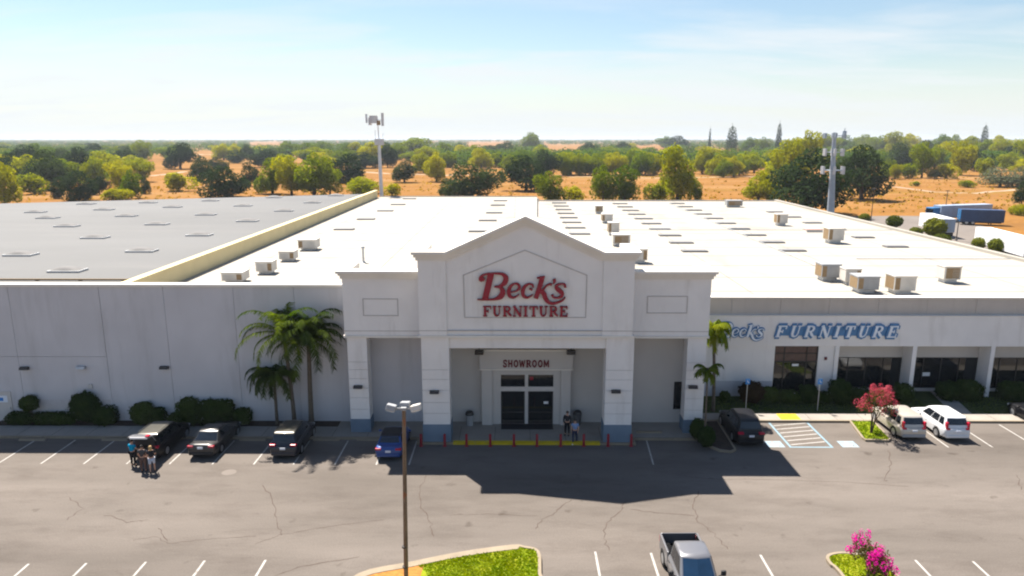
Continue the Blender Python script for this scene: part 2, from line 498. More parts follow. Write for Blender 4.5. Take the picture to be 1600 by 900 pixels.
def asphalt_mat():
    m, nt, b = principled('asphalt')
    L = nt.links.new
    b.inputs['Roughness'].default_value = 0.93
    b.inputs['Specular IOR Level'].default_value = 0.2
    tc = nt.nodes.new('ShaderNodeTexCoord')
    mp = nt.nodes.new('ShaderNodeMapping'); mp.inputs['Scale'].default_value = (0.4, 1.5, 1)
    L(tc.outputs['Object'], mp.inputs['Vector'])
    n1 = node(nt, 'ShaderNodeTexNoise', Scale=0.10, Detail=6.0, Roughness=0.62)
    L(mp.outputs[0], n1.inputs['Vector'])
    r1 = nt.nodes.new('ShaderNodeValToRGB')
    r1.color_ramp.elements[0].position, r1.color_ramp.elements[1].position = 0.32, 0.68
    r1.color_ramp.elements[0].color = (0.100, 0.086, 0.075, 1)
    r1.color_ramp.elements[1].color = (0.160, 0.138, 0.122, 1)
    L(n1.outputs['Fac'], r1.inputs[0])
    n2 = node(nt, 'ShaderNodeTexNoise', Scale=14.0, Detail=3.0)
    L(tc.outputs['Object'], n2.inputs['Vector'])
    mr = nt.nodes.new('ShaderNodeMapRange')
    mr.inputs['From Min'].default_value, mr.inputs['From Max'].default_value = 0.3, 0.7
    mr.inputs['To Min'].default_value, mr.inputs['To Max'].default_value = 0.88, 1.1
    L(n2.outputs['Fac'], mr.inputs['Value'])
    # worn, oily patches
    n3 = node(nt, 'ShaderNodeTexNoise', Scale=0.33, Detail=6.0, Roughness=0.7)
    mp3 = nt.nodes.new('ShaderNodeMapping'); mp3.inputs['Scale'].default_value = (0.6, 1.8, 1); mp3.inputs['Location'].default_value = (4, 2, 0)
    L(tc.outputs['Object'], mp3.inputs['Vector']); L(mp3.outputs[0], n3.inputs['Vector'])
    r3 = nt.nodes.new('ShaderNodeValToRGB')
    r3.color_ramp.elements[0].position, r3.color_ramp.elements[1].position = 0.48, 0.80
    r3.color_ramp.elements[0].color = (1, 1, 1, 1)
    r3.color_ramp.elements[1].color = (0.70, 0.68, 0.67, 1)
    L(n3.outputs['Fac'], r3.inputs[0])
    # dark drip spots where cars stood
    n5 = node(nt, 'ShaderNodeTexNoise', Scale=0.9, Detail=3.0, Roughness=0.5)
    L(tc.outputs['Object'], n5.inputs['Vector'])
    r5 = nt.nodes.new('ShaderNodeValToRGB')
    r5.color_ramp.elements[0].position, r5.color_ramp.elements[1].position = 0.66, 0.76
    r5.color_ramp.elements[0].color = (1, 1, 1, 1)
    r5.color_ramp.elements[1].color = (0.66, 0.64, 0.62, 1)
    L(n5.outputs['Fac'], r5.inputs[0])
    m5 = nt.nodes.new('ShaderNodeMix'); m5.data_type = 'RGBA'; m5.blend_type = 'MULTIPLY'; m5.inputs['Factor'].default_value = 1
    L(r3.outputs[0], m5.inputs['A']); L(r5.outputs[0], m5.inputs['B'])
    m1 = nt.nodes.new('ShaderNodeMix'); m1.data_type = 'RGBA'; m1.blend_type = 'MULTIPLY'; m1.inputs['Factor'].default_value = 1
    L(r1.outputs[0], m1.inputs['A']); L(m5.outputs['Result'], m1.inputs['B'])
    m2 = nt.nodes.new('ShaderNodeVectorMath'); m2.operation = 'SCALE'
    L(m1.outputs['Result'], m2.inputs[0]); L(mr.outputs[0], m2.inputs['Scale'])
    L(m2.outputs[0], b.inputs['Base Color'])
    bp = node(nt, 'ShaderNodeBump', Strength=0.25, Distance=0.02)
    L(n2.outputs['Fac'], bp.inputs['Height']); L(bp.outputs[0], b.inputs['Normal'])
    return m


def field_mat():
    m, nt, b = principled('dry_field')
    L = nt.links.new
    b.inputs['Roughness'].default_value = 1.0
    b.inputs['Specular IOR Level'].default_value = 0.05
    tc = nt.nodes.new('ShaderNodeTexCoord')
    mp = nt.nodes.new('ShaderNodeMapping'); mp.inputs['Scale'].default_value = (0.35, 1.3, 1)
    L(tc.outputs['Object'], mp.inputs['Vector'])
    n1 = node(nt, 'ShaderNodeTexNoise', Scale=0.03, Detail=7.0, Roughness=0.62)
    L(mp.outputs[0], n1.inputs['Vector'])
    r1 = nt.nodes.new('ShaderNodeValToRGB')
    cr = r1.color_ramp
    cr.elements[0].position, cr.elements[1].position = 0.28, 0.75
    cr.elements[0].color = (0.165, 0.080, 0.024, 1)
    cr.elements[1].color = (0.275, 0.165, 0.075, 1)
    e = cr.elements.new(0.5); e.color = (0.23, 0.110, 0.028, 1)
    L(n1.outputs['Fac'], r1.inputs[0])
    n2 = node(nt, 'ShaderNodeTexNoise', Scale=0.016, Detail=6.0, Roughness=0.6)
    L(mp.outputs[0], n2.inputs['Vector'])
    r2 = nt.nodes.new('ShaderNodeValToRGB')
    r2.color_ramp.elements[0].position, r2.color_ramp.elements[1].position = 0.55, 0.72
    L(n2.outputs['Fac'], r2.inputs[0])
    mx = nt.nodes.new('ShaderNodeMix'); mx.data_type = 'RGBA'
    mx.inputs['B'].default_value = (0.17, 0.115, 0.012, 1)
    hf = nt.nodes.new('ShaderNodeMath'); hf.operation = 'MULTIPLY'; hf.inputs[1].default_value = 0.75
    L(r2.outputs[0], hf.inputs[0])
    L(hf.outputs[0], mx.inputs['Factor']); L(r1.outputs[0], mx.inputs['A'])
    n3 = node(nt, 'ShaderNodeTexNoise', Scale=0.6, Detail=5.0, Roughness=0.7)
    L(tc.outputs['Object'], n3.inputs['Vector'])
    mr = nt.nodes.new('ShaderNodeMapRange')
    mr.inputs['From Min'].default_value, mr.inputs['From Max'].default_value = 0.3, 0.7
    mr.inputs['To Min'].default_value, mr.inputs['To Max'].default_value = 0.8, 1.15
    L(n3.outputs['Fac'], mr.inputs['Value'])
    m2 = nt.nodes.new('ShaderNodeVectorMath'); m2.operation = 'SCALE'
    L(mx.outputs['Result'], m2.inputs[0]); L(mr.outputs[0], m2.inputs['Scale'])
    L(m2.outputs[0], b.inputs['Base Color'])
    return m


M['asphalt'] = asphalt_mat()
M['yard'] = mat('yard_asphalt', (0.16, 0.138, 0.122), 0.9, 0.2, var=0.12, scale=0.12)
M['field'] = field_mat()


def paint(name, col, metal=0.25, rough=0.32):
    return mat(name, col, rough, 0.5, metal=metal, coat=0.3, var=0.03, scale=2)


# ------------------------------------------------------------------ ground, lot, pavements
g = MB().sheet([(-9000, -1500), (9000, -1500), (9000, 9000), (-9000, 9000)], -0.014).build('ground', M['field'])
structure(g)
lot = MB().sheet([(-110, -60), (120, -60), (120, 50), (-110, 50)], 0.0).build('parking_lot', M['asphalt'])
structure(lot)
p_back = [gz(1322, 338), gz(1400, 337), gz(1470, 338), gz(1530, 352), gz(1575, 362), gz(1640, 378)]
yard = MB().sheet([(53.4, 50.2), (53.4, p_back[0].y)] + [(p.x, p.y) for p in p_back] + [(120, 50.2)], -0.005).build('truck_yard', M['yard'])
structure(yard)

YK = 44.5           # kerb face along the left row of stalls
YP = 43.72          # kerb face in front of the portico
YR = 47.65          # kerb face along the right row
pv = MB()
pv.box(-90, -6.5, YK + 0.16, 47.3, -0.1, 0.15)
pv.box(-6.5, 7.75, YP + 0.18, 47.3, -0.1, 0.152)
pv.box(7.75, 13.05, YK + 0.16, 47.3, -0.1, 0.15)
pv.box(13.05, 90, YR + 0.16, 49.05, -0.1, 0.15)
pv = structure(pv.build('pavement', M['concrete']))
jt = MB()
for i in range(34):
    x = -75 + i * 2.4
    if x < -6.6: jt.box(x, x + 0.02, YK + 0.2, 46.2, 0.1, 0.1535)
for x in (-3.9, -1.5, 0.9, 3.3, 5.7):
    jt.box(x, x + 0.02, YP + 0.4, 46.4, 0.1, 0.1555)
for i in range(30):
    x = 13.6 + i * 1.9
    jt.box(x, x + 0.02, YR + 0.2, 49.0, 0.1, 0.1535)
structure(jt.build('pavement_joints', M['soil']))
kb = MB()
kb.box(-90, -6.5, YK, YK + 0.16, -0.1, 0.154)
kb.box(-6.68, -6.5, YP, YK + 0.16, -0.1, 0.157)
kb.box(-6.5, -4.25, YP, YP + 0.18, -0.1, 0.156)
kb.box(5.55, 7.75, YP, YP + 0.18, -0.1, 0.156)
kb.box(7.75, 7.93, YP, YK + 0.16, -0.1, 0.157)
kb.box(7.93, 13.05, YK, YK + 0.16, -0.1, 0.154)
kb.box(13.05, 90, YR, YR + 0.16, -0.1, 0.154)
structure(kb.build('kerb', M['kerb']))
yk = MB().box(-4.25, 5.55, YP, YP + 0.36, -0.1, 0.158)
structure(yk.build('yellow_kerb', M['yellow']))
a, b_ = gz(1222, 657, .15), gz(1246, 650, .15)
structure(MB().box(a.x, b_.x, YR + 0.2, 48.9, 0.1, 0.162).build('yellow_ramp_pad', M['yellow']))
# planting beds
structure(MB().box(-37, -12.6, 46.35, 47.28, 0.0, 0.175).build('planting_bed', M['soil']))
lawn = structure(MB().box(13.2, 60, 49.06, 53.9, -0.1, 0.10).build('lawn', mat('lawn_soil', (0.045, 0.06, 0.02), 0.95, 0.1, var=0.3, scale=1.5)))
pa, pb = gz(1492, 640, .1), gz(1462, 612, .1)
structure(MB().prism([(pa.x - .7, 49.05), (pa.x + .7, 49.05), (pb.x + 1.0, 53.9), (pb.x - .4, 53.9)], 'z', 0.0, 0.125).build('path', M['concrete']))


def blades(name, inside, bbox, n, h, material, z0, seed, clump=0.6):
    """short grass blades over an area (nobody could count them)"""
    r = random.Random(seed)
    mb = MB()
    k = 0
    while k < n:
        x, y = r.uniform(bbox[0], bbox[1]), r.uniform(bbox[2], bbox[3])
        k += 1
        if not inside(x, y):
            continue
        q = 0.6 + clump * noise.noise(Vector((x * .9, y * .9, seed)))
        if q < 0.2: continue
        hh = h * q * r.uniform(.7, 1.3)
        a = r.uniform(0, 2 * pi); w = r.uniform(.03, .06)
        ca, sa = cos(a) * w, sin(a) * w
        lx, ly = r.uniform(-.05, .05), r.uniform(-.05, .05)
        mb.add([(x - ca, y - sa, z0), (x + ca, y + sa, z0), (x + lx + ca * .3, y + ly + sa * .3, z0 + hh), (x + lx - ca * .3, y + ly - sa * .3, z0 + hh)],
               [(0, 1, 2, 3)])
    o = mb.build(name, material)
    return tag(o, kind='stuff')


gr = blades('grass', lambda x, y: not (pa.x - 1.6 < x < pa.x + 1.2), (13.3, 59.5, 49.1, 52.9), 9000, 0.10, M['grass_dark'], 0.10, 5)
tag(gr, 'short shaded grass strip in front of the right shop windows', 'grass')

# markings: stall lines, hatching, symbols
ml = MB()
X_LEFT = [-51.6, -48.9, -46.2, -43.5, -40.8, -38.1, -35.4, -32.6, -29.9, -27.2, -24.5, -21.8, -19.1, -16.5, -14.0, -11.4, -8.8, -6.75]
for x in X_LEFT:
    ml.box(x - .05, x + .05, 40.75, 44.3, -0.01, 0.004)
p, q = gz(1009, 684), gz(1021, 726)
ml.ribbon([(p.x, p.y), (q.x, q.y)], 0.1, 0.004)
for px in (1482, 1551):
    p = gz(px, 699)
    ml.box(p.x - .05, p.x + .05, p.y, 47.4, -0.01, 0.004)
p = gz(1557, 661)
for k in range(3):
    ml.box(p.x + 2.75 * k - .05, p.x + 2.75 * k + .05, 43.2, 47.4, -0.01, 0.004)
for px, py in ((45, 881), (135, 880), (228, 878), (320, 876), (415, 875), (930, 862), (1017, 864), (1188, 867), (1430, 875), (1520, 877), (1608, 879)):
    p = gz(px, py)
    ml.box(p.x - .055, p.x + .055, 24.0, p.y, -0.01, 0.004)
structure(ml.build('parking_lines', M['line']))
A, B, C_, D_ = gz(1202, 659), gz(1262, 659), gz(1297, 698), gz(1233, 698)
xl, xr, y1, y0 = (A.x + D_.x) / 2, (B.x + C_.x) / 2, (A.y + B.y) / 2, (C_.y + D_.y) / 2
mh = MB()
for s, e in (((xl, y1), (xl, y0)), ((xr, y1), (xr, y0))):
    mh.ribbon([s, e], 0.14, 0.0045)
mh.ribbon([(xl - .07, y0 - .07), (xr + .07, y0 - .07)], 0.14, 0.0045)
structure(mh.build('access_aisle_border', M['blue_line']))
mh = MB()
for k in range(6):
    yy = y0 + 0.3 + k * (y1 - y0 - .4) / 6
    mh.ribbon([(xl + .12, yy), (xr - .12, yy + 0.5)], 0.11, 0.004)
structure(mh.build('access_aisle_hatching', M['line']))
ms, mw = MB(), MB()
for px, py in ((1325, 694), (1210, 694)):
    p = gz(px, py)
    ms.box(p.x - .55, p.x + .55, p.y - .5, p.y + .5, -0.01, 0.004)
    # wheelchair symbol in white strokes
    mw.ribbon([(p.x - .05, p.y + .3), (p.x - .02, p.y - .02), (p.x + .2, p.y - .03), (p.x + .28, p.y - .3)], .09, .0085)
    mw.ribbon([(p.x + .02 + .26 * cos(t), p.y - .14 + .24 * sin(t)) for t in [2.2 + i * .5 for i in range(9)]], .07, .0085)
    mw.ribbon([(p.x - .09, p.y + .36), (p.x + .03, p.y + .36)], .11, .0085)
    for e in ((-.5, -.5, .5, -.5), (-.5, .5, .5, .5)):
        mw.ribbon([(p.x + e[0], p.y + e[1] * .92), (p.x + e[2], p.y + e[3] * .92)], .05, .0085)
structure(ms.build('accessible_symbol_patch', M['isa_blue']))
structure(mw.build('accessible_symbol_lines', M['line']))

cr = MB()
CR = [[(412, 758), (428, 785), (431, 815), (440, 836)], [(668, 742), (657, 762), (655, 790), (673, 815), (678, 838)],
      [(980, 782), (966, 800), (946, 820), (942, 840), (952, 860)], [(1092, 768), (1083, 790), (1092, 816), (1116, 834), (1137, 858)],
      [(893, 780), (868, 800), (848, 812), (836, 826)], [(1388, 704), (1391, 725), (1383, 750), (1384, 752)],
      [(986, 796), (1030, 802), (1085, 806)], [(205, 845), (245, 838), (262, 850), (330, 842), (400, 838)], [(110, 778), (130, 795), (105, 812)],
      [(165, 805), (200, 816), (232, 812)], [(248, 826), (262, 845)], [(400, 850), (440, 835), (520, 822), (600, 812)], [(1590, 742), (1596, 765)],
      [(700, 806), (760, 803), (840, 806)], [(560, 870), (470, 885), (430, 900)], [(990, 730), (1100, 748), (1300, 752), (1420, 760)]]
rc = random.Random(4)
for k, line in enumerate(CR):
    pts = [gz(*p) for p in line]
    fine = []
    for i in range(len(pts) - 1):
        for t in range(6):
            p = pts[i].lerp(pts[i + 1], t / 6)
            fine.append((p.x + rc.uniform(-.1, .1), p.y + rc.uniform(-.06, .06)))
    fine.append((pts[-1].x, pts[-1].y))
    cr.ribbon(fine, [rc.uniform(.018, .055) * (0.6 if k in (7, 11, 13, 15) else 1) for _ in fine], 0.004)
structure(cr.build('asphalt_cracks', M['crack']))


# pale dirt tracks crossing the dry field
dtm = mat('dirt_track', (0.30, 0.23, 0.17), 1.0, 0.05, var=0.2, scale=0.05)
tk = MB()
for line, w_ in (([(560, 268), (600, 271), (640, 272), (700, 274), (760, 272)], 5), ([(290, 243), (320, 241), (345, 242)], 14), ([(870, 277), (930, 276), (1010, 278), (1110, 277), (1200, 276), (1300, 280)], 4),
                 ([(1010, 236), (1060, 238), (1120, 240), (1180, 243)], 12), ([(235, 275), (262, 272), (290, 268)], 5), ([(1400, 292), (1460, 300), (1520, 302), (1590, 296)], 3)):
    pts = [gz(*p) for p in line]
    fine = []
    for i in range(len(pts) - 1):
        for t in range(5):
            p = pts[i].lerp(pts[i + 1], t / 5); fine.append((p.x, p.y + RNG.uniform(-1.5, 1.5)))
    fine.append((pts[-1].x, pts[-1].y))
    tk.ribbon(fine, w_, -0.008)
structure(tk.build('dirt_track', dtm))


# kerbed grass islands
def island(outline, kerb_w, name_seed, kerb_h=0.15):
    """kerb ring and soil inside; outline in metres, anticlockwise"""
    pts = [Vector(p) for p in outline]
    n = len(pts)
    inner = []
    for i in range(n):
        t = (pts[(i + 1) % n] - pts[i - 1]).normalized()
        inner.append(pts[i] + Vector((-t.y, t.x)) * (kerb_w[i] if isinstance(kerb_w, list) else kerb_w))
    mb = MB()
    for i in range(n):
        j = (i + 1) % n
        a_, b2, c2, d2 = pts[i], pts[j], inner[j], inner[i]
        mb.add([(*a_, 0), (*b2, 0), (*b2, kerb_h), (*a_, kerb_h), (*d2, kerb_h), (*c2, kerb_h), (*d2, 0), (*c2, 0)],
               [(0, 1, 2, 3), (3, 2, 5, 4), (4, 5, 7, 6)])
    structure(mb.build('island_kerb', M['kerb']))
    return inner


def inside_poly(poly):
    def f(x, y):
        c = False
        n = len(poly)
        for i in range(n):
            a_, b2 = poly[i], poly[(i + 1) % n]
            if (a_[1] > y) != (b2[1] > y) and x < (b2[0] - a_[0]) * (y - a_[1]) / (b2[1] - a_[1]) + a_[0]:
                c = not c
        return c
    return f


def smooth_loop(pts, k=5):
    """Catmull-Rom loop through the points"""
    n = len(pts); out = []
    P = [Vector(p) for p in pts]
    for i in range(n):
        p0, p1, p2, p3 = P[i - 1], P[i], P[(i + 1) % n], P[(i + 2) % n]
        for t in range(k):
            t /= k
            out.append(0.5 * ((2 * p1) + (p2 - p0) * t + (2 * p0 - 5 * p1 + 4 * p2 - p3) * t * t + (3 * p1 - p0 - 3 * p2 + p3) * t ** 3))
    return out


soil_mats = [mat('island_grass_soil', (0.15, 0.19, 0.008), 0.95, 0.1, var=0.3, scale=1.5,
                 stain=(0.9, (0.24, 0.23, 0.015), 0.5, 0.7, (1, 1, 1)))]
# big island, tip under the lamp post
o1 = [gz(*p) for p in ((846, 900), (845, 872), (838, 861), (820, 857), (800, 855), (720, 866), (640, 882), (560, 900))]
o1 = [(p.x, p.y) for p in o1]
o1 = [(1.05, 24)] + o1 + [(-8.5, 27.0), (-10.5, 24)]
L1 = smooth_loop(o1, 4)
kw = [0.16 if (p.x > 0.2 or p.y < 27) else 0.42 for p in L1]
in1 = island(L1, kw, 1)
structure(MB().sheet([(p.x, p.y) for p in in1], 0.12).build('island_soil', soil_mats[0]))
mulch_pt = gz(655, 893)
f1 = inside_poly([(p.x, p.y) for p in in1])
g1 = blades('grass', lambda x, y: f1(x, y) and (x - mulch_pt.x + 0.6 + 0.35 * noise.noise(Vector((x, y, 0)))) > 0.55 * (1 + (30.0 - y)), (-10.5, 1.2, 24, 32), 42000, 0.085, M['grass_bright'], 0.12, 8, 0.5)
tag(g1, 'bright yellow green grass on the large kerbed island', 'grass')
mp_ = [(p.x, p.y) for p in in1 if p.x < mulch_pt.x + .4]
structure(MB().sheet(mp_, 0.127).build('island_mulch', M['mulch']))
# small island lower right with the magenta shrub
o2 = [gz(*p) for p in ((1312, 900), (1296, 885), (1290, 874), (1298, 868), (1320, 866), (1352, 872), (1385, 885), (1400, 900))]
o2 = [(p.x, p.y) for p in o2]
o2 = [(o2[0][0] + .1, 25)] + o2 + [(o2[-1][0] + .1, 25)]
L2 = smooth_loop([p for p in o2][::-1], 4)
in2 = island(L2, 0.15, 2)
structure(MB().sheet([(p.x, p.y) for p in in2], 0.12).build('island_soil', soil_mats[0]))
g2 = blades('grass', inside_poly([(p.x, p.y) for p in in2]), (11, 18, 24.9, 31), 15000, 0.08, M['grass_bright'], 0.12, 9, 0.4)
tag(g2, 'bright green grass on the island below the magenta shrub', 'grass')
# island with the pink tree in the right row
o3 = [gz(*p) for p in ((1326, 659), (1364, 659), (1392, 688), (1388, 691), (1352, 690), (1346, 686))]
o3 = [(p.x, p.y) for p in o3]
L3 = [Vector(p) for p in o3][::-1]
in3 = island(L3, 0.14, 3)
structure(MB().sheet([(p.x, p.y) for p in in3], 0.12).build('island_soil', soil_mats[0]))
g3 = blades('grass', inside_poly([(p.x, p.y) for p in in3]), (21, 28, 42, 48), 7000, 0.10, M['grass_bright'], 0.12, 10, 0.4)
tag(g3, 'bright green grass on the island below the pink flowering tree', 'grass')
# planted island at the right end of the portico
o4 = [(13.35, 47.6), (12.55, 44.45), (12.75, 43.3), (13.2, 42.75), (13.9, 42.55), (14.35, 42.9), (14.5, 47.6)]
L4 = [Vector(p) for p in o4]
in4 = island(L4, 0.14, 4)
structure(MB().sheet([(p.x, p.y) for p in in4], 0.12).build('island_soil', M['soil']))
# ------------------------------------------------------------------ the store
bld = thing('store_building', (0.57, 47.0, 0), 'large white flat-roofed furniture store with a gabled entrance portico', 'building')


def bpart(mb, name, mats, parent=None):
    return mb.build(name, mats, parent or bld, True)


YW = 47.3                                  # long blank wall left of the portico and behind it
# blank wall of tilt-up panels with open joints
w = MB()
w.box(-88, 12.8, YW + .06, YW + .5, 0, 9.95, 1)
xs = [-88, -80, -72, -64, -56, -48, -40.5, -35.2, -28.9, -24.45, -19.6, -15.4, -6.4]
for i in range(len(xs) - 1):
    if xs[i + 1] <= -28.8:
        w.box(xs[i] + .012, xs[i + 1] - .012, YW, YW + .06, 0.0, 4.93)
        w.box(xs[i] + .012, xs[i + 1] - .012, YW - .015, YW + .06, 4.955, 10.0)
    else:
        w.box(xs[i] + .012, xs[i + 1] - .012, YW, YW + .06, 0.0, 10.0)
w.box(-6.39, 7.5, YW, YW + .06, 0.0, 9.0, 2)
w.box(7.51, 12.8, YW, YW + .06, 0.0, 9.0, 2)
wall = bpart(w, 'wall', [M['wall_paint'], M['groove'], M['recess_shade_tone']])
cp = MB().cbox(-88, -11.3, YW - .10, YW + .62, 9.98, 10.17, .03)
bpart(cp, 'coping', M['cornice'], wall)
pw = MB().box(-35.2, -29.0, YW - .018, YW, 1.0, 1.75)
bpart(pw, 'repainted_patch', mat('patch_paint', (0.52, 0.50, 0.50), 0.9, 0.1, var=0.06), wall)
for p in ((142, 603), (60, 625)):
    c = gy(*p, YW)
    bpart(MB().cbox(c.x - .13, c.x + .13, YW - .1, YW - .001, c.z - .16, c.z + .16, .015), 'junction_box', M['metal_grey'], wall)
# service door at the far left of the view
c = gy(9, 640, YW)
dr = MB().cbox(c.x - .55, c.x + .55, YW - .06, YW - .001, 0.15, 2.35, .01)
dr = bpart(dr, 'service_door', M['light_frame'])
bpart(MB().box(c.x - .45, c.x + .3, YW - .075, YW - .062, 1.55, 2.05), 'door_notice_or_glow', M['sign_white'], dr)
bpart(MB().box(c.x - .36, c.x + .0, YW - .085, YW - .078, 1.66, 1.9), 'door_notice_or_glow', M['sign_post_blue'], dr)
bpart(MB().cbox(c.x + .38, c.x + .46, YW - .12, YW - .062, 1.0, 1.2, .01), 'handle', M['metal_grey'], dr)

# --- roofs
zg, zw, zr = 9.1, 8.3, 7.4
back_l, back_r = gz(0, 318, zg), gz(596, 302.5, zg)
d = (back_l - back_r)
far_l = back_r + d * ((-96 - back_r.x) / d.x)
XE = -28.1                                  # raised edge between grey and white roof
gyb = back_r.y + (XE - back_r.x) * d.y / d.x
gr_ = MB().prism([(-88, YW + .5), (XE - .5, YW + .5), (XE - .5, gyb), (-88, back_r.y + (-88 - back_r.x) * d.y / d.x)], 'z', 0, zg)
groof = bpart(gr_, 'roof', M['grey_roof'])
wr = MB().box(XE, 4.0, YW + .5, 144.2, 0, zw)
wroof = bpart(wr, 'roof', M['white_roof'])
rr = MB().prism([(4.0, YW + .5), (12.85, YW + .5), (12.85, 53.42), (53, 53.42), (53, 145), (4.0, 145)], 'z', 4.6, zr)
rr.box(4.0, 12.8, YW + .5, 55, 0, 4.58).box(4.0, 52.98, 55.001, 144.98, 0, 4.58)
rroof = bpart(rr, 'roof', M['white_roof'])
ed = MB()
ed.box(XE - .5, XE, YW + .62, gyb + .2, 0, zg + .55)
ed.cbox(XE - .6, XE + .12, YW + .63, gyb + .3, zg + .55, zg + .72, .04)
bpart(ed, 'roof_edge_wall', M['roof_edge'])
ep = MB()
ep.box(52.6, 53.25, 53.42, 145.2, 0, zr + .32)
ep.box(4.02, 52.6, 144.9, 145.3, 0, zr + .18)
ep.box(XE, 4.0, 144.2, 144.5, 0, zw + .15)
bpart(ep, 'roof_kerb', M['white_roof'])
cv = MB()
p1, p2 = gz(0, 421, zg), gz(262, 417, zg)
cv.box(-60, XE - .6, 53.6, 53.72, zg + .05, zg + .17)
for i in range(9):
    cv.box(-58 + i * 3.4, -57.8 + i * 3.4, 53.55, 53.77, zg, zg + .05)
bpart(cv, 'conduit', M['hvac_pad'], groof)
cv = MB()
cv.tube([(XE + .1, 52.6, zw + .12), (-8, 52.6, zw + .12)], .05, 6)
bpart(cv, 'conduit', M['metal_grey'], wroof)
cv = MB()
cv.tube([(14, 55.6, zr + .12), (28, 55.6, zr + .12)], .05, 6)
cv.tube([(36, 74, zr + .1), (52.4, 74, zr + .1)], .04, 6)
cv.tube([(12, 98, zr + .1), (52.4, 98, zr + .1)], .04, 6)
cv.tube([(30, 56, zr + .1), (30, 140, zr + .1)], .04, 6)
bpart(cv, 'conduit', M['metal_grey'], rroof)

# welded seams of the roof sheets
for (x0, x1, y0_, y1_, z_, par) in ((XE + .3, 3.7, 49, 144, zw, wroof), (4.3, 52.3, 56, 144.7, zr, rroof)):
    sm_ = MB()
    yy = y0_ + 2
    while yy < y1_:
        sm_.box(x0, x1, yy, yy + .10, z_ - .01, z_ + .012); yy += 6.1
    xx = x0 + 3
    while xx < x1:
        sm_.box(xx, xx + .08, y0_, y1_, z_ - .01, z_ + .008); xx += 12.2
    bpart(sm_, 'membrane_seam', mat('seam_grime', (0.19, 0.175, 0.155), .9, .1, var=.15, scale=.4), par)


# skylights
def dome(cx, cy, z, wx, wy, hgt, parent):
    mb = MB()
    mb.box(cx - wx / 2 - .08, cx + wx / 2 + .08, cy - wy / 2 - .08, cy + wy / 2 + .08, z - .02, z + .16)
    n = 6
    vs, fs = [], []
    for j in range(n + 1):
        for i in range(n + 1):
            u, v = i / n * 2 - 1, j / n * 2 - 1
            vs.append((cx + u * wx / 2, cy + v * wy / 2, z + .161 + hgt * (1 - abs(u) ** 2.6) * (1 - abs(v) ** 2.6)))
    for j in range(n):
        for i in range(n):
            a_ = j * (n + 1) + i
            fs.append((a_, a_ + 1, a_ + n + 2, a_ + n + 1))
    mb.add(vs, fs, 1, True)
    o = bpart(mb, 'skylight', [M['metal_grey'], M['dome']], parent)
    return o


SKY = [(106, 424), (33, 399), (222, 393), (149, 372), (312, 368), (105, 354), (246, 351), (387, 346), (75, 341), (198, 338), (322, 336),
       (56, 332), (163, 328), (270, 324), (444, 330), (380, 322), (135, 319), (232, 317), (329, 314), (488, 317), (428, 309), (525, 306), (-60, 371), (-40, 352), (-90, 425)]
for px, py in SKY:
    c = gz(px, py, zg)
    dome(c.x, c.y, zg, 2.5, 1.25, .28, groof)


def flat_skylight(cx, cy, z, wx, wy, parent):
    mb = MB().box(cx - wx / 2, cx + wx / 2, cy - wy / 2, cy + wy / 2, z - .02, z + .12)
    mb.cbox(cx - wx / 2 + .06, cx + wx / 2 - .06, cy - wy / 2 + .06, cy + wy / 2 - .06, z + .12, z + .19, .03, 1)
    return bpart(mb, 'skylight', [M['dome'], M['flat_light']], parent)


for px, py in ((1085, 393), (1218, 384)):
    c = gz(px, py, zr)
    for k in range(11):
        y = c.y + k * 6.6 - (0 if px < 1200 else 4)
        if y < 143: flat_skylight(c.x, y, zr, 2.9, 1.2, rroof)
c = gz(905, 366, zr)
for k in range(8):
    flat_skylight(c.x, c.y + k * 6.6, zr, 2.9, 1.2, rroof)
c = gz(1310, 362, zr)
for k in range(6):
    flat_skylight(c.x + .5, c.y - 14 + k * 8, zr, 2.6, 1.2, rroof)
for px, py in ((538, 359), (572, 343), (602, 330), (622, 320), (640, 311), (748, 362), (762, 345), (772, 333), (778, 321), (782, 314)):
    c = gz(px, py, zw)
    flat_skylight(c.x, c.y, zw, 2.6, 1.1, wroof)

# --- entrance portico
Y0 = 43.9                                   # face of the gabled block
YWG = 45.4                                  # face of the wings
GX0, GX1, APX = -6.3, 7.45, 0.5
zB = gy(820, 527, Y0).z
zS = gy(820, 394, Y0).z
zA = gy(820, 338, Y0).z
sx0, sx1 = gy(696, 394, Y0).x, gy(944, 394, Y0).x
out = [(GX0, zB), (GX1, zB), (GX1, zS), (sx1, zS), (APX, zA), (sx0, zS), (GX0, zS)]
po = MB()
po.prism(out, 'y', Y0, Y0 + .7)
po.box(GX0, GX1, Y0 + .7, YW, zB, 9.4)                       # body and soffit of the porch behind the gable face
po.box(GX0, sx0, Y0 - .09, Y0, zB + .02, zS - .02)             # shallow pilasters
po.box(sx1, GX1, Y0 - .09, Y0, zB + .02, zS - .02)
po.box(GX0 - .1, GX1 + .1, Y0 - .14, Y0 + .2, zB - .02, zB + .14, 1)
zBand = gy(820, 517, Y0).z
po.box(GX0 + .01, GX1 - .01, Y0 - .10, Y0, zBand, zBand + .05, 2)
# raised return walls of the gabled block
po.box(GX0 + .01, GX0 + .45, Y0 + .7, YW, 9.4, zS - .5)
po.box(GX1 - .45, GX1 - .01, Y0 + .7, YW, 9.4, zS - .5)
zbm = gy(820, 545, Y0).z
PIL = [(-6.22, -4.42), (5.8, 7.6)]
po.box(-4.42, 5.8, Y0 + .12, Y0 + .8, zbm, zB)                # beam between the inner pillars
portico = bpart(po, 'entrance_portico', [M['stucco'], M['cornice'], M['groove']])


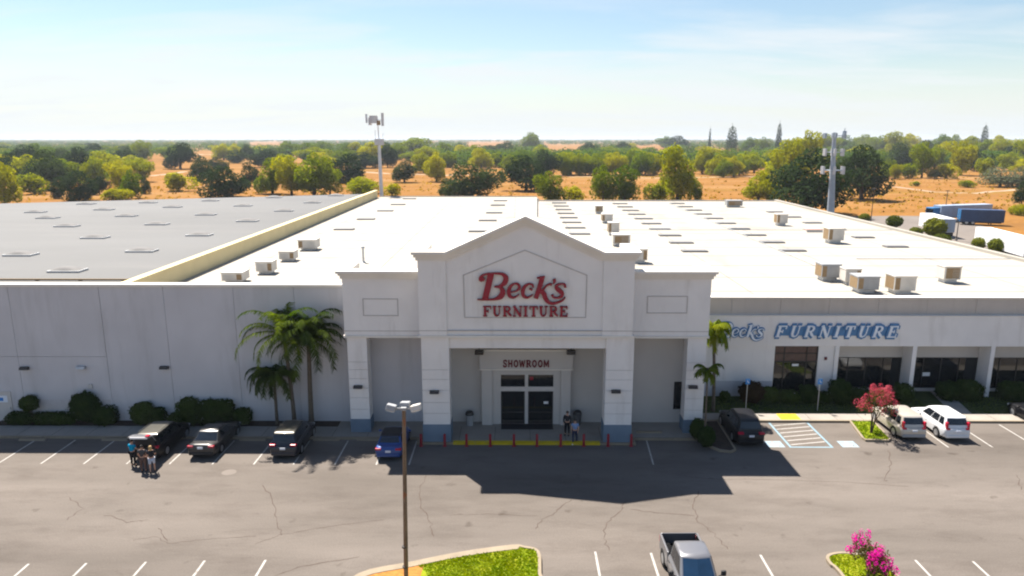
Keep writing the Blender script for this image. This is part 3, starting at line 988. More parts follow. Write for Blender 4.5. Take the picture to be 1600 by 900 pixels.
def strip(pts, Y, wdt, dep, mi, mb, close=True):
    """flat strip along a line on an upright face"""
    n = len(pts)
    seg = n if close else n - 1
    for i in range(seg):
        a_, b2 = Vector(pts[i]), Vector(pts[(i + 1) % n])
        t = (b2 - a_).normalized(); nn = Vector((-t.y, t.x)) * wdt / 2
        a2, b3 = a_ - t * wdt / 2 * .98, b2 + t * wdt / 2 * .98
        e = i * .002
        mb.prism([tuple(a2 - nn), tuple(b3 - nn), tuple(b3 + nn), tuple(a2 + nn)], 'y', Y - dep - e, Y + .02, mi)


ins = [gy(px, py, Y0) for px, py in ((726, 496), (915, 496), (917, 430), (820, 391), (724, 430))]
mb = MB()
strip([(p.x, p.z) for p in ins], Y0, .055, .03, 0, mb)
bpart(mb, 'panel_groove_line', M['groove'], portico)  # panel groove drawn as a strip, its shade put into the colour
# cornice of the gable
co = MB()
def corn(a_, b2, h0, h1, yf, yb, ext=(0, 0)):
    (x0, z0), (x1, z1) = a_, b2
    co.prism([(x0 - ext[0], z0 - h0), (x1 + ext[1], z1 - h0), (x1 + ext[1], z1 + h1), (x0 - ext[0], z0 + h1)], 'y', yf, yb)
for h0, h1, yf, e in ((.52, -.30, Y0 - .16, .12), (.30, -.12, Y0 - .27, .24), (.12, .06, Y0 - .40, .36)):
    corn((GX0, zS), (sx0, zS), h0, h1, yf, Y0 + .72, (e, 0))
    corn((sx0, zS), (APX, zA), h0, h1, yf, Y0 + .72)
    corn((APX, zA), (sx1, zS), h0, h1, yf, Y0 + .72)
    corn((sx1, zS), (GX1, zS), h0, h1, yf, Y0 + .72, (0, e))
    co.box(GX0 - e, GX0 + .5, Y0 + .721, YW, zS - h0, zS + h1)
    co.box(GX1 - .5, GX1 + e, Y0 + .721, YW, zS - h0, zS + h1)
bpart(co, 'cornice', M['cornice'], portico)

# wings
zWB = gy(600, 527, YWG).z
zWT = gy(600, 423.5, YWG).z
for (x0, x1, px, rect) in ((-11.55, GX0, 537, ((567, 467), (622, 493))), (GX1, 12.78, 1105, ((1012, 463), (1073, 489)))):
    wi = MB()
    wi.box(x0, x1, YWG, YWG + .6, zWB, zWT)
    wi.box(x0, x1, YWG + .6, YW + .3, zWB, 8.96)
    if px < 800:
        wi.box(x0, x0 + .45, YWG + .6, YW + 1.2, 9.0, zWT)
    else:
        wi.box(x1 - .45, x1, YWG + .6, YW + 1.2, 9.0, zWT)
    wi.box(x0 - .06, x1 + .06, YWG - .08, YWG + .2, zWB - .02, zWB + .13, 1)
    wi.box(x0 + .01, x1 - .01, YWG - .02, YWG, zWB + .42, zWB + .46, 2)
    wi = bpart(wi, 'wing', [M['stucco'], M['cornice'], M['groove']])
    mb = MB()
    a_, b2 = gy(*rect[0], YWG), gy(*rect[1], YWG)
    strip([(a_.x, a_.z), (b2.x, a_.z), (b2.x, b2.z), (a_.x, b2.z)], YWG, .05, .03, 0, mb)
    bpart(mb, 'panel_groove_line', M['groove'], wi)
    co = MB()
    for h0, h1, yf, e in ((.50, -.28, YWG - .14, .10), (.28, -.12, YWG - .25, .20), (.12, .05, YWG - .38, .32)):
        co.box(x0 - (e if px < 800 else 0), x1 + (e if px > 800 else 0), yf, YWG + .62, zWT - h0, zWT + h1)
        if px < 800:
            co.box(x0 - e, x0 + .5, YWG + .621, YW + 1.25, zWT - h0, zWT + h1)
        else:
            co.box(x1 - .5, x1 + e, YWG + .621, YW + 1.25, zWT - h0, zWT + h1)
    bpart(co, 'cornice', M['cornice'], wi)

# pillars: scored plaster above, blue painted base below
def pillar(x0, x1, y0, y1, ztop, zbase, joints):
    mb = MB()
    zs = [zbase] + sorted(joints) + [ztop]
    for i in range(len(zs) - 1):
        mb.box(x0, x1, y0, y1, zs[i] + (.014 if i else 0), zs[i + 1] - (.014 if i < len(zs) - 2 else 0))
    mb.box(x0 + .03, x1 - .03, y0 + .03, y1 - .03, zbase, ztop - .001, 2)
    mb.box(x0 - .03, x1 + .03, y0 - .03, y1 + .03, 0.1, zbase, 1)
    bpart(mb, 'pillar', [M['stucco'], M['blue_base'], M['groove']], portico)


jc = [gy(680, py, Y0).z for py in (578, 593, 610, 629, 646)]
zbc = gy(680, 663, Y0).z
for x0, x1 in PIL:
    pillar(x0, x1, Y0, Y0 + 1.3, zB - .03, zbc, jc)
jo = [gy(560, py, YWG).z for py in (566, 578, 592, 607, 622, 640)]
zbo = gy(560, 655, YWG).z
for x0, x1 in ((-11.42, -10.1), (11.45, 12.72)):
    pillar(x0, x1, YWG + .05, YWG + 1.1, zWB - .03, zbo, jo)

# door surround and sliding doors
YS, YD = 46.7, 46.95
a_, b2 = gy(753, 548, YS), gy(893, 577, YS)
zt, zh = a_.z, b2.z
sx = [gy(px, 640, YS).x for px in (753, 769, 781, 866, 876, 891)]
su = MB()
su.box(sx[0], sx[1], YS, YW, .15, zh); su.box(sx[4], sx[5], YS, YW, .15, zh)
su.box(sx[0] - .12, sx[5] + .12, YS - .06, YW, zh, zt)
su.box(sx[0] - .2, sx[5] + .2, YS - .14, YW, zt, zt + .12, 1)
su.box(sx[0] - .16, sx[5] + .16, YS - .10, YW, zh - .06, zh + .03, 1)
su.box(sx[1], sx[2], YS + .18, YW, .15, zh - .061); su.box(sx[3], sx[4], YS + .18, YW, .15, zh - .061)
ztr = gy(820, 584, YD).z
su.box(sx[2], sx[3], YS + .18, YW, ztr, zh - .061)
surround = bpart(su, 'door_surround', [M['recess_shade_tone'], M['cornice']])
for px in (749, 892):
    c = gy(px, 551, YS - .1)
    mb = MB().cbox(c.x - .3, c.x + .3, YS - .5, YS - .15, c.z - .05, c.z + .22, .03).tube([(c.x, YS - .2, c.z + .2), (c.x, YS - .2, zB - .02)], .03, 6)
    bpart(mb, 'flood_lamp', M['lamp_dark'], surround)
zt0, zt1 = gy(820, 604, YD).z, gy(820, 611, YD).z
mx0, mx1 = gy(820, 640, YD).x, gy(825, 640, YD).x
fr = MB()
fr.box(sx[2], sx[3], YD - .04, YD + .1, zt1, zt0)
fr.box(mx0, mx1, YD - .05, YD + .1, .15, ztr)
fr.box(sx[2], sx[2] + .07, YD - .03, YD + .1, .15, ztr); fr.box(sx[3] - .07, sx[3], YD - .03, YD + .1, .15, ztr)
fr.box(sx[2] + .07, sx[3] - .07, YD - .03, YD + .1, ztr - .06, ztr - .001)
door = bpart(fr, 'entrance_door', M['light_frame'])
for x0, x1 in ((sx[2] + .07, mx0), (mx1, sx[3] - .07)):
    bpart(MB().box(x0, x1, YD + .02, YD + .06, zt0, ztr - .06), 'transom_glass', M['glass'], door)
    g_ = MB().box(x0, x1, YD + .02, YD + .06, .16, zt1)
    g_.box(x0 + .02, x0 + .08, YD, YD + .02, .16, zt1, 1); g_.box(x1 - .08, x1 - .02, YD, YD + .02, .16, zt1, 1)
    g_.box(x0 + .08, x1 - .08, YD, YD + .02, .16, .42, 1); g_.box(x0 + .08, x1 - .08, YD + .001, YD + .02, .98, 1.05, 1)
    bpart(g_, 'door_leaf', [M['glass'], M['dark_frame']], door)
c = gy(853, 629, YD)
bpart(MB().box(c.x - .16, c.x + .16, YD - .004, YD + .001, c.z - .09, c.z + .09), 'door_notice_or_glow', M['paper'], door)
c = gy(831, 591, YD)
bpart(MB().box(c.x - .14, c.x + .1, YD + .008, YD + .018, c.z - .13, c.z + .1), 'door_notice_or_glow', M['sign_red'], door)  # red panel stands in for a pinkish glow in the transom
# narrow dark side window in the right wing recess
c, d2 = gy(1054, 597, YW - .1), gy(1066, 640, YW - .1)
mb = MB().box(c.x, d2.x + .5, YW - .03, YW - .001, d2.z, c.z)
nw = bpart(mb, 'window', M['dark_frame'])
bpart(MB().box(c.x + .06, d2.x + .44, YW - .04, YW - .031, d2.z + .06, c.z - .06), 'pane', M['glass'], nw)

# --- right storefront
YF = 52.6
zF0, zF1, zP = 4.24, 6.63, 7.96
XR0, XR1 = 12.82, 70.0
fa = MB().box(XR0, XR1, YF, YF + .5, zF0, zF1)
fa = bpart(fa, 'fascia', M['stucco'])
bpart(MB().box(XR0, XR1, YF - .05, YF + .32, zF1, zF1 + .06), 'ledge', M['cornice'], fa)
pp = MB()
px_ = XR0
while px_ < XR1:
    pp.box(px_ + .01, min(px_ + 3.75, XR1) - .01, YF + .32, YF + .82, zF1 + .061, zP)
    px_ += 3.75
pp.box(XR0, XR1, YF + .36, YF + .78, zF1 + .061, zP - .02, 1)
pp = bpart(pp, 'parapet', [M['beige_panel'], M['groove']])
bpart(MB().cbox(XR0, XR1, YF + .22, YF + .90, zP, zP + .12, .03), 'coping', M['cornice'], pp)
# plain wall part with the tall window
wx0, wx1 = gy(1210, 560, YF + .12).x, gy(1278, 560, YF + .12).x
xb = gy(1304, 560, YF).x
wl = MB()
wl.box(XR0, wx0, YF + .12, YF + .6, 0, zF0); wl.box(wx1, xb + .3, YF + .12, YF + .6, 0, zF0)
wl.box(wx0, wx1, YF + .12, YF + .6, 0, .35)
wl.box(XR0, wx0 - .05, YF + .10, YF + .12, 0, 1.35, 1)
wl.box(XR0, 12.95, YW + .4, YF + .1, 0, zF1 + .8)
rw = bpart(wl, 'wall', [M['stucco'], M['wall_paint']])
zm = gy(1243, 565, YF + .2).z
wf = MB()
for x in (wx0, (wx0 * 3.6 + wx1) / 4.6 + .02, wx0 + (wx1 - wx0) * .74, wx1 - .07):
    wf.box(x, x + .07, YF + .2, YF + .34, .35, zF0)
wf.box(wx0, wx1, YF + .205, YF + .33, zm - .05, zm + .05)
wf.box(wx0, wx1, YF + .205, YF + .33, .35, .43); wf.box(wx0, wx1, YF + .205, YF + .33, zF0 - .08, zF0 - .001)
wf.box(wx0, wx1, YF + .205, YF + .33, (zm + zF0) / 2 - .02, (zm + zF0) / 2 + .03)
win = bpart(wf, 'window', M['dark_frame'])
bpart(MB().box(wx0, wx1, YF + .26, YF + .30, zm + .05, zF0 - .08), 'spandrel_panel', M['brown_panel'], win)
bpart(MB().box(wx0, wx1, YF + .26, YF + .30, .43, zm - .05), 'pane', M['glass'], win)
c = gy(1243, 570, YF + .2)
bpart(MB().box(c.x - .25, c.x + .25, YF + .245, YF + .258, c.z - .12, c.z + .06), 'window_notice', M['paper'], win)
c = gy(1290, 560, YF + .1)
bpart(MB().cbox(c.x - .1, c.x + .1, YF + .02, YF + .12, c.z - .12, c.z + .12, .02), 'alarm_box', M['sign_red_side'])
bpart(MB().box(xb + .3, XR1, YF + .5, YF + 1.6, zF0 + .05, zF0 + .25), 'soffit', M['stucco'])
# recessed bays between upright fins
YG = YF + 1.35
fw = .31
fins = [gy(1304, 560, YF).x + .0, gy(1425, 560, YF).x, gy(1547, 560, YF).x]
step = fins[2] - fins[1]
fins += [fins[2] + step * k for k in (1, 2, 3, 4)]
for x in fins:
    bpart(MB().box(x, x + fw, YF + .004, YG + .2, 0, zF0), 'fin', M['stucco'])
zG = gy(1360, 558, YG).z
hd = MB()
hd.box(xb + fw, XR1, YG, YG + .3, zG, zF0 + .05)
hd.box(xb + fw, XR1, YG, YG + .3, 0, .35)
bpart(hd, 'header_wall', M['recess_shade_tone'])
for i in range(len(fins) - 1):
    x0, x1 = fins[i] + fw, fins[i + 1]
    f_ = MB()
    n = 4
    for k in range(n + 1):
        x = x0 + (x1 - x0 - .07) * k / n
        f_.box(x, x + .07, YG + .02, YG + .14, .35, zG)
    f_.box(x0, x1, YG + .024, YG + .13, .35, .43); f_.box(x0, x1, YG + .024, YG + .13, zG - .07, zG - .001)
    wn = bpart(f_, 'window', M['dark_frame'])
    bpart(MB().box(x0 + .01, x1 - .01, YG + .06, YG + .10, .43, zG - .07), 'pane', M['glass'], wn)
    if i == 1:
        c = gy(1447, 585, YG)
        bpart(MB().box(c.x - .32, c.x + .32, YG + .045, YG + .058, c.z - .15, c.z + .15), 'window_notice', M['paper'], wn)

# --- wall lamps
def wall_lamp(px, py, Y, label, material='lamp_dark', wd=.3):
    c = gy(px, py, Y)
    r = thing('wall_lamp', (c.x, Y, c.z), label, 'wall lamp', 'wall lamps along the front')
    MB().cbox(-.1, .1, -.05, -.002, -.12, .12, .015).build('back_plate', M[material], r)
    MB().prism([(-.04, .12), (-.04, -.10), (-.30, -.06), (-.24, .10)], 'x', -wd, wd).build('lamp_housing', M[material], r)
    MB().prism([(-.05, -.115), (-.05, -.135), (-.27, -.10), (-.27, -.08)], 'x', -wd * .8, wd * .8).build('lens', M['clear_lamp'], r)


wall_lamp(40, 575, YW - .016, 'dark wall lamp on the blank wall above the ball-topped shrub')
wall_lamp(128, 574, YW - .016, 'pale grey wall lamp on the blank wall above the tallest rounded shrub', 'metal_grey')
wall_lamp(258, 574, YW, 'dark wall lamp on the blank wall above the two black cars')
wall_lamp(560, 604, YWG + .05, 'dark wall lamp on the narrow pillar beside the palm trees')
wall_lamp(679, 612, Y0, 'dark wall lamp on the wide pillar left of the entrance doors')
wall_lamp(962, 611, Y0, 'dark wall lamp on the wide pillar right of the entrance doors')
wall_lamp(1082, 604, YWG + .05, 'dark wall lamp on the narrow pillar behind the leaning palm')

# ------------------------------------------------------------------ signs
def stroke_prisms(mb, pts, wd, to_world, y_front, y_back, mi_f, mi_s, e):
    """one pen stroke as a solid ribbon; pts in sign units"""
    P = [Vector(p) for p in pts]
    n = len(P)
    if not isinstance(wd, (list, tuple)): wd = [wd] * n
    Lf, Rt = [], []
    for i in range(n):
        t = P[min(i + 1, n - 1)] - P[max(i - 1, 0)]
        if t.length < 1e-6: t = Vector((1, 0))
        t.normalize(); nn = Vector((-t.y, t.x)) * wd[i] / 2
        Lf.append(to_world(P[i] + nn)); Rt.append(to_world(P[i] - nn))
    vs, fs, mis = [], [], []
    for i in range(n):
        for p in (Lf[i], Rt[i]):
            vs.append((p[0], y_front - e, p[1])); vs.append((p[0], y_back, p[1]))
    for i in range(n - 1):
        a0, a1, b0, b1 = 4 * i, 4 * i + 1, 4 * i + 2, 4 * i + 3
        c0, c1, d0, d1 = a0 + 4, a1 + 4, b0 + 4, b1 + 4
        fs += [(a0, b0, d0, c0), (a0, c0, c1, a1), (b0, b1, d1, d0)]
        mis += [mi_f, mi_s, mi_s]
    k = 4 * (n - 1)
    fs += [(0, 1, 3, 2), (k, k + 2, k + 3, k + 1)]
    mis += [mi_s, mi_s]
    mb.add(vs, fs, 0)
    mb.mi[-len(mis):] = mis


def curve(pts, k=5):
    """smooth open curve through points"""
    P = [Vector(p) for p in pts]
    Q = [P[0] * 2 - P[1]] + P + [P[-1] * 2 - P[-2]]
    outp = []
    for i in range(1, len(Q) - 2):
        p0, p1, p2, p3 = Q[i - 1:i + 3]
        for t in range(k):
            t /= k
            outp.append(0.5 * ((2 * p1) + (p2 - p0) * t + (2 * p0 - 5 * p1 + 4 * p2 - p3) * t * t + (3 * p1 - p0 - 3 * p2 + p3) * t ** 3))
    outp.append(P[-1])
    return outp


def wlerp(ws, n):
    o = []
    for i in range(n):
        t = i / (n - 1) * (len(ws) - 1)
        j = min(int(t), len(ws) - 2)
        o.append(ws[j] + (ws[j + 1] - ws[j]) * (t - j))
    return o


# the script name, drawn in units of 1/10 photo pixel from (740, 415)
SCRIPT = {
    'B': [([(272, 112), (240, 250), (175, 512)], [100, 98, 95]), ([(135, 235), (105, 205), (120, 165), (180, 128), (280, 112), (400, 112), (455, 125)], [30, 56, 46, 26, 20, 26, 30]),
          ([(150, 180), (130, 225)], [70, 60]),
          ([(330, 116), (440, 122), (500, 180), (480, 260), (400, 312), (320, 318)], [22, 40, 82, 78, 34, 20]),
          ([(320, 318), (410, 330), (452, 395), (420, 470), (330, 512), (230, 518)], [20, 40, 86, 84, 36, 22]),
          ([(55, 520), (200, 521), (330, 516)], [12, 26, 26])],
    'e': [([(575, 405), (660, 385), (712, 335), (690, 282), (635, 272), (575, 315), (545, 390), (560, 460), (610, 487), (665, 470), (705, 435)], [16, 22, 44, 36, 26, 46, 62, 52, 34, 20, 14])],
    'c': [([(885, 370), (898, 345)], [50, 50]), ([(925, 330), (915, 290), (860, 276), (800, 312), (765, 385), (775, 455), (825, 487), (880, 470), (920, 440)], [30, 30, 26, 46, 62, 54, 34, 20, 14])],
    'k': [([(1068, 165), (1030, 310), (968, 500)], [74, 72, 70]), ([(985, 185), (1105, 160)], [22, 22]),
          ([(1035, 385), (1090, 355), (1130, 305), (1185, 278), (1215, 290)], [22, 26, 24, 30, 38]),
          ([(1045, 380), (1095, 430), (1120, 500), (1165, 555), (1230, 578), (1310, 562), (1385, 530), (1430, 480)], [60, 74, 70, 54, 42, 36, 26, 12])],
    "'": [([(1250, 200), (1258, 230), (1235, 275)], [52, 44, 12])],
    's': [([(1425, 330), (1420, 285), (1370, 272), (1305, 290), (1285, 330), (1330, 375), (1375, 415), (1370, 465), (1310, 490), (1245, 482), (1225, 440)], [40, 30, 24, 36, 56, 70, 66, 46, 26, 26, 42])],
}
SERIF = {   # capital letters with slab serifs, height 1, advance
    'F': (.92, [([(.22, 0), (.22, 1)], .24), ([(.03, .95), (.86, .95)], .10), ([(.83, 1), (.83, .70)], .09), ([(.22, .50), (.58, .50)], .10), ([(.57, .64), (.57, .36)], .08), ([(.03, .04), (.45, .04)], .08)]),
    'U': (.98, [([(.22, 1), (.22, .32), (.30, .12), (.48, .05), (.66, .12), (.75, .32), (.75, 1)], [.24, .24, .2, .12, .1, .1, .1]), ([(.03, .96), (.42, .96)], .08), ([(.58, .96), (.94, .96)], .08)]),
    'R': (1.0, [([(.22, 0), (.22, 1)], .24), ([(.05, .95), (.55, .95), (.72, .86), (.76, .73), (.70, .58), (.52, .50), (.22, .50)], [.09, .1, .18, .22, .18, .1, .09]), ([(.50, .50), (.72, .22), (.94, .04)], [.18, .22, .14]), ([(.03, .04), (.45, .04)], .08)]),
    'N': (1.0, [([(.16, 0), (.16, 1)], .10), ([(.12, 1), (.82, 0)], .24), ([(.84, 0), (.84, 1)], .10), ([(.0, .96), (.3, .96)], .08), ([(.66, .96), (1.0, .96)], .08), ([(.0, .04), (.32, .04)], .08)]),
    'I': (.56, [([(.26, 0), (.26, 1)], .25), ([(.03, .96), (.49, .96)], .08), ([(.03, .04), (.49, .04)], .08)]),
    'T': (.92, [([(.45, 0), (.45, 1)], .25), ([(.03, .95), (.87, .95)], .10), ([(.06, 1), (.06, .68)], .09), ([(.84, 1), (.84, .68)], .09), ([(.24, .04), (.66, .04)], .08)]),
    'E': (.92, [([(.22, 0), (.22, 1)], .24), ([(.03, .95), (.84, .95)], .10), ([(.81, 1), (.81, .70)], .09), ([(.22, .50), (.58, .50)], .10), ([(.57, .64), (.57, .36)], .08), ([(.03, .05), (.86, .05)], .10), ([(.83, 0), (.83, .32)], .09)]),
    'S': (.80, [([(.68, .72), (.62, .90), (.38, .96), (.14, .86), (.12, .66), (.36, .52), (.62, .38), (.62, .16), (.38, .05), (.12, .12), (.06, .30)], .17)]),
    'H': (.92, [([(.16, 0), (.16, 1)], .19), ([(.72, 0), (.72, 1)], .19), ([(.16, .5), (.72, .5)], .16)]),
    'O': (.96, [([(.45 + .33 * cos(t), .5 + .42 * sin(t)) for t in [i * pi / 8 for i in range(17)]], .18)]),
    'W': (1.12, [([(.05, 1), (.28, 0)], .17), ([(.28, 0), (.52, .9)], .13), ([(.52, .9), (.76, 0)], .17), ([(.76, 0), (1.0, 1)], .13)]),
    'M': (1.08, [([(.12, 0), (.12, 1)], .17), ([(.12, 1), (.5, .2)], .15), ([(.5, .2), (.88, 1)], .15), ([(.88, 0), (.88, 1)], .17)]),
}


def script_word(mb, tw, yf, yb, grow=0.0, mf=0, ms_=1):
    e = 0
    for ch in "Beck's":
        for pts, ws in SCRIPT[ch]:
            cpts = curve(pts, 5) if len(pts) > 2 else [Vector(p) for p in pts]
            stroke_prisms(mb, cpts, [x + grow for x in wlerp(ws, len(cpts))] if len(pts) > 1 else ws, tw, yf, yb, mf, ms_, e * .0012)
            e += 1


def serif_word(mb, text, x0, x1, tw, yf, yb, grow=0.0, mf=0, ms_=1, gap=.1):
    tot = sum(SERIF[c][0] for c in text) + gap * (len(text) - 1)
    k = (x1 - x0) / tot
    x = x0; e = 0
    for c in text:
        adv, strokes = SERIF[c]
        for pts, wd in strokes:
            stroke_prisms(mb, [(x + p[0] * k, p[1]) for p in pts], [q_ * 1.0 + grow for q_ in wd] if isinstance(wd, list) else wd + grow,
                          tw(k), yf, yb, mf, ms_, e * .0012)
            e += 1
        x += (adv + gap) * k


# red sign on the gable
o_ = gy(740, 415, Y0)
sc = mpp(gy(820, 450, Y0)) * 1.0
zsc = (gy(740, 415, Y0).z - gy(740, 505, Y0).z) / 90
xsc = (gy(900, 450, Y0).x - gy(740, 450, Y0).x) / 160
c = gy(820, 460, Y0)
sg = thing('gable_sign', (c.x, Y0, c.z), 'red store name lettering mounted on the gable above the entrance', 'sign')
mb = MB()
script_word(mb, lambda p: (o_.x + p.x / 10 * xsc - c.x, o_.z - p.y / 10 * zsc - c.z), -.20, -.002)
mb.build('script_lettering', [M['sign_red'], M['sign_red_side']], sg)
mb = MB()
xa, xb_ = o_.x + 14.0 * xsc - c.x, o_.x + 147.5 * xsc - c.x
zb_, ht = o_.z - 78.5 * zsc - c.z, 16.2 * zsc
def tw_flat(k):
    return lambda p: (p.x, zb_ + p.y * ht)
# widths are in letter heights, so draw in units of the letter height
def word_scaled(mb, text, xa, xb, z0, h, yf, yb, slant=0.0, grow=0.0, gap=.1, mf=0, ms_=1):
    tot = sum(SERIF[ch][0] for ch in text) + gap * (len(text) - 1)
    k = (xb - xa) / (tot * h)
    x = 0; e = 0
    for ch in text:
        adv, strokes = SERIF[ch]
        for pts, wd in strokes:
            P = [Vector((x + q_[0], q_[1])) for q_ in pts]
            W_ = [v + grow for v in wd] if isinstance(wd, list) else wd + grow
            stroke_prisms(mb, P, W_, lambda p: (xa + (p.x * k + slant * (p.y - .5)) * h, z0 + p.y * h), yf, yb, mf, ms_, e * .0012)
            e += 1
        x += adv + gap
word_scaled(mb, 'FURNITURE', xa, xb_, zb_, ht, -.16, -.002)
mb.build('capital_lettering', [M['sign_red'], M['sign_red_side']], sg)
# small sign above the doors
c = gy(822, 568, YS)
sg = thing('entrance_sign', (c.x, YS - .06, c.z), 'dark red showroom lettering on the header over the entrance doors', 'sign')
a_, b2 = gy(786, 573.5, YS - .06), gy(858.5, 562.5, YS - .06)
mb = MB()
word_scaled(mb, 'SHOWROOM', a_.x - c.x, b2.x - c.x, a_.z - c.z, b2.z - a_.z, -.06, -.002, gap=.14, grow=.03)
mb.build('lettering', [M['dark_red'], M['sign_red_side']], sg)
# white and blue sign on the right fascia
c = gy(1262, 518, YF)
sg = thing('fascia_sign', (c.x, YF, c.z), 'white store name lettering backed in blue along the right fascia', 'sign')
a_, b2 = gy(1116, 531, YF), gy(1194, 504, YF)
kx, kz = (b2.x - a_.x) / 1390.0, (b2.z - a_.z) / 480.0
tws = lambda p: (a_.x + (p.x - 50) * kx - c.x, a_.z + (590 - p.y) * kz - c.z)
for nm, gw, yf, mm in (('blue_backing', 1, -.10, 'sign_blue'), ('white_lettering', 0, -.16, 'sign_white')):
    mb = MB()
    script_word(mb, tws, yf, -.002, 48 if gw else -8)
    mb.build('script_' + nm.split('_')[1], [M[mm], M[mm]], sg)
    mb = MB()
    f0, f1 = gy(1212, 526, YF), gy(1402, 508.5, YF)
    h = f1.z - f0.z
    word_scaled(mb, 'FURNITURE', f0.x - c.x, f1.x - c.x, f0.z - c.z, h, yf - .03 * 0, -.002, slant=.22, grow=.36 if gw else 0.0, gap=.42)
    if gw:
        q0, q1 = gy(1190, 526, YF), gy(1400, 507, YF)
        mb.box(f0.x - c.x, f1.x - c.x - .15, -.05, -.002, q0.z - c.z + .10, q1.z - c.z - .16)
    mb.build('capital_' + nm.split('_')[1], [M[mm], M[mm]], sg)
# ------------------------------------------------------------------ plants
def leaf_quad(mb, c, nrm, size, r, mi=0):
    u = nrm.cross(Vector((r.uniform(-1, 1), r.uniform(-1, 1), r.uniform(-1, 1))))
    if u.length < 1e-4: u = Vector((1, 0, 0))
    u.normalize(); w = nrm.cross(u)
    a, b = size * r.uniform(.7, 1.3), size * r.uniform(.5, 1.0)
    o = len(mb.v)
    mb.v += [tuple(c - u * a), tuple(c - w * b * .9 + u * a * .1), tuple(c + u * a), tuple(c + w * b)]
    mb.f.append((o, o + 1, o + 2, o + 3)); mb.mi.append(mi); mb.sm.append(False)


def rdir(r):
    z = r.uniform(-1, 1); a = r.uniform(0, 2 * pi); q = math.sqrt(1 - z * z)
    return Vector((q * cos(a), q * sin(a), z))


def crown(mb, lobes, n, size, r, rough=.55, shell=.72, mi=0):
    """leaf clumps through the volume of a set of lobes (centre, radii)"""
    tot = sum((a[1][0] * a[1][1] + a[1][0] * a[1][2]) for a in lobes)
    for c, rad in lobes:
        k = int(n * (rad[0] * rad[1] + rad[0] * rad[2]) / tot)
        s0 = r.uniform(0, 50)
        for _ in range(k):
            d = rdir(r)
            q = shell + (1 - shell) * r.random() ** .5
            q *= 1 + .30 * noise.noise(d * 2.2 + Vector((s0, 0, 0))) + (r.uniform(0, .12) if r.random() < .25 else 0)
            if noise.noise(d * 3.1 + Vector((0, s0, 7))) < -.30: continue        # gaps
            p = Vector((c[0] + d.x * rad[0] * q, c[1] + d.y * rad[1] * q, c[2] + d.z * rad[2] * q))
            nr = (d * (1 - rough) + rdir(r) * rough)
            nr.z += .15
            leaf_quad(mb, p, nr.normalized(), size, r, mi)


def trunk_mb(h, r0, limbs, r, lean=0.0, n=7):
    """tapered trunk with limbs; limbs are end points in the crown"""
    mb = MB()
    fork = h * .42
    top = Vector((lean, 0, h))
    path = [Vector((0, 0, -.02)), Vector((lean * .2, .0, fork * .5)), Vector((lean * .45, 0, fork)), Vector((lean * .8, .01, h * .75)), top]
    mb.tube(path, [r0 * 1.25, r0, r0 * .85, r0 * .5, r0 * .2], n)
    for e in limbs:
        e = Vector(e)
        s = Vector((lean * .45, 0, fork * r.uniform(.75, 1.15)))
        m = s.lerp(e, .5) + Vector((0, 0, -.06 * h))
        mb.tube([s, m, e], [r0 * .55, r0 * .4, r0 * .12], 6)
    return mb


def make_variant(kind, seed):
    """crown and trunk meshes of one field tree of height 1 and width about 1"""
    r = random.Random(seed)
    lobes = []
    if kind in ('oak', 'olive'):
        lobes.append(((0, 0, .55), (.36, .36, .30)))
        for i in range(9):
            a = i * 2 * pi / 9 + r.uniform(-.3, .3); q = r.uniform(.20, .34)
            lobes.append(((q * cos(a), q * sin(a), r.uniform(.16, .68)), (r.uniform(.18, .25),) * 2 + (r.uniform(.16, .24),)))
        lobes.append(((r.uniform(-.1, .1), r.uniform(-.1, .1), .82), (.2, .2, .15)))
        n, sz, rough = 7600, .022, .5
        if kind == 'olive': n, sz = 3200, .026
    elif kind in ('light', 'mid'):
        lobes.append(((0, 0, .48), (.33, .33, .38)))
        for i in range(11):
            a = i * 2 * pi / 5.5 + r.uniform(-.4, .4); q = r.uniform(.12, .36)
            lobes.append(((q * cos(a), q * sin(a), r.uniform(.12, .82)), (r.uniform(.16, .24),) * 2 + (r.uniform(.14, .23),)))
        lobes.append(((r.uniform(-.08, .08), 0, .9), (.13, .13, .11)))
        n, sz, rough = 7400, .023, .55
    elif kind == 'bush':
        for i in range(8):
            a = r.uniform(0, 2 * pi); q = r.uniform(.0, .36)
            lobes.append(((q * cos(a), q * sin(a), r.uniform(.28, .58)), (r.uniform(.18, .28),) * 2 + (r.uniform(.28, .4),)))
        n, sz, rough = 3600, .032, .55
    elif kind == 'conifer':
        for i in range(9):
            t = i / 8
            lobes.append(((r.uniform(-.04, .04), r.uniform(-.04, .04), .14 + .80 * t), (.44 * (1 - t) ** .42 + .08,) * 2 + (.12,)))
        n, sz, rough = 2400, .03, .5
    cm = MB()
    crown(cm, lobes, n, sz, r, rough)
    h = {'bush': .4, 'conifer': .9}.get(kind, .72)
    limbs = [(l[0][0] * .85, l[0][1] * .85, l[0][2]) for l in lobes[1:8:1]] if kind not in ('conifer',) else []
    tm = trunk_mb(h, .032 if kind != 'bush' else .018, limbs, r)
    return cm, tm


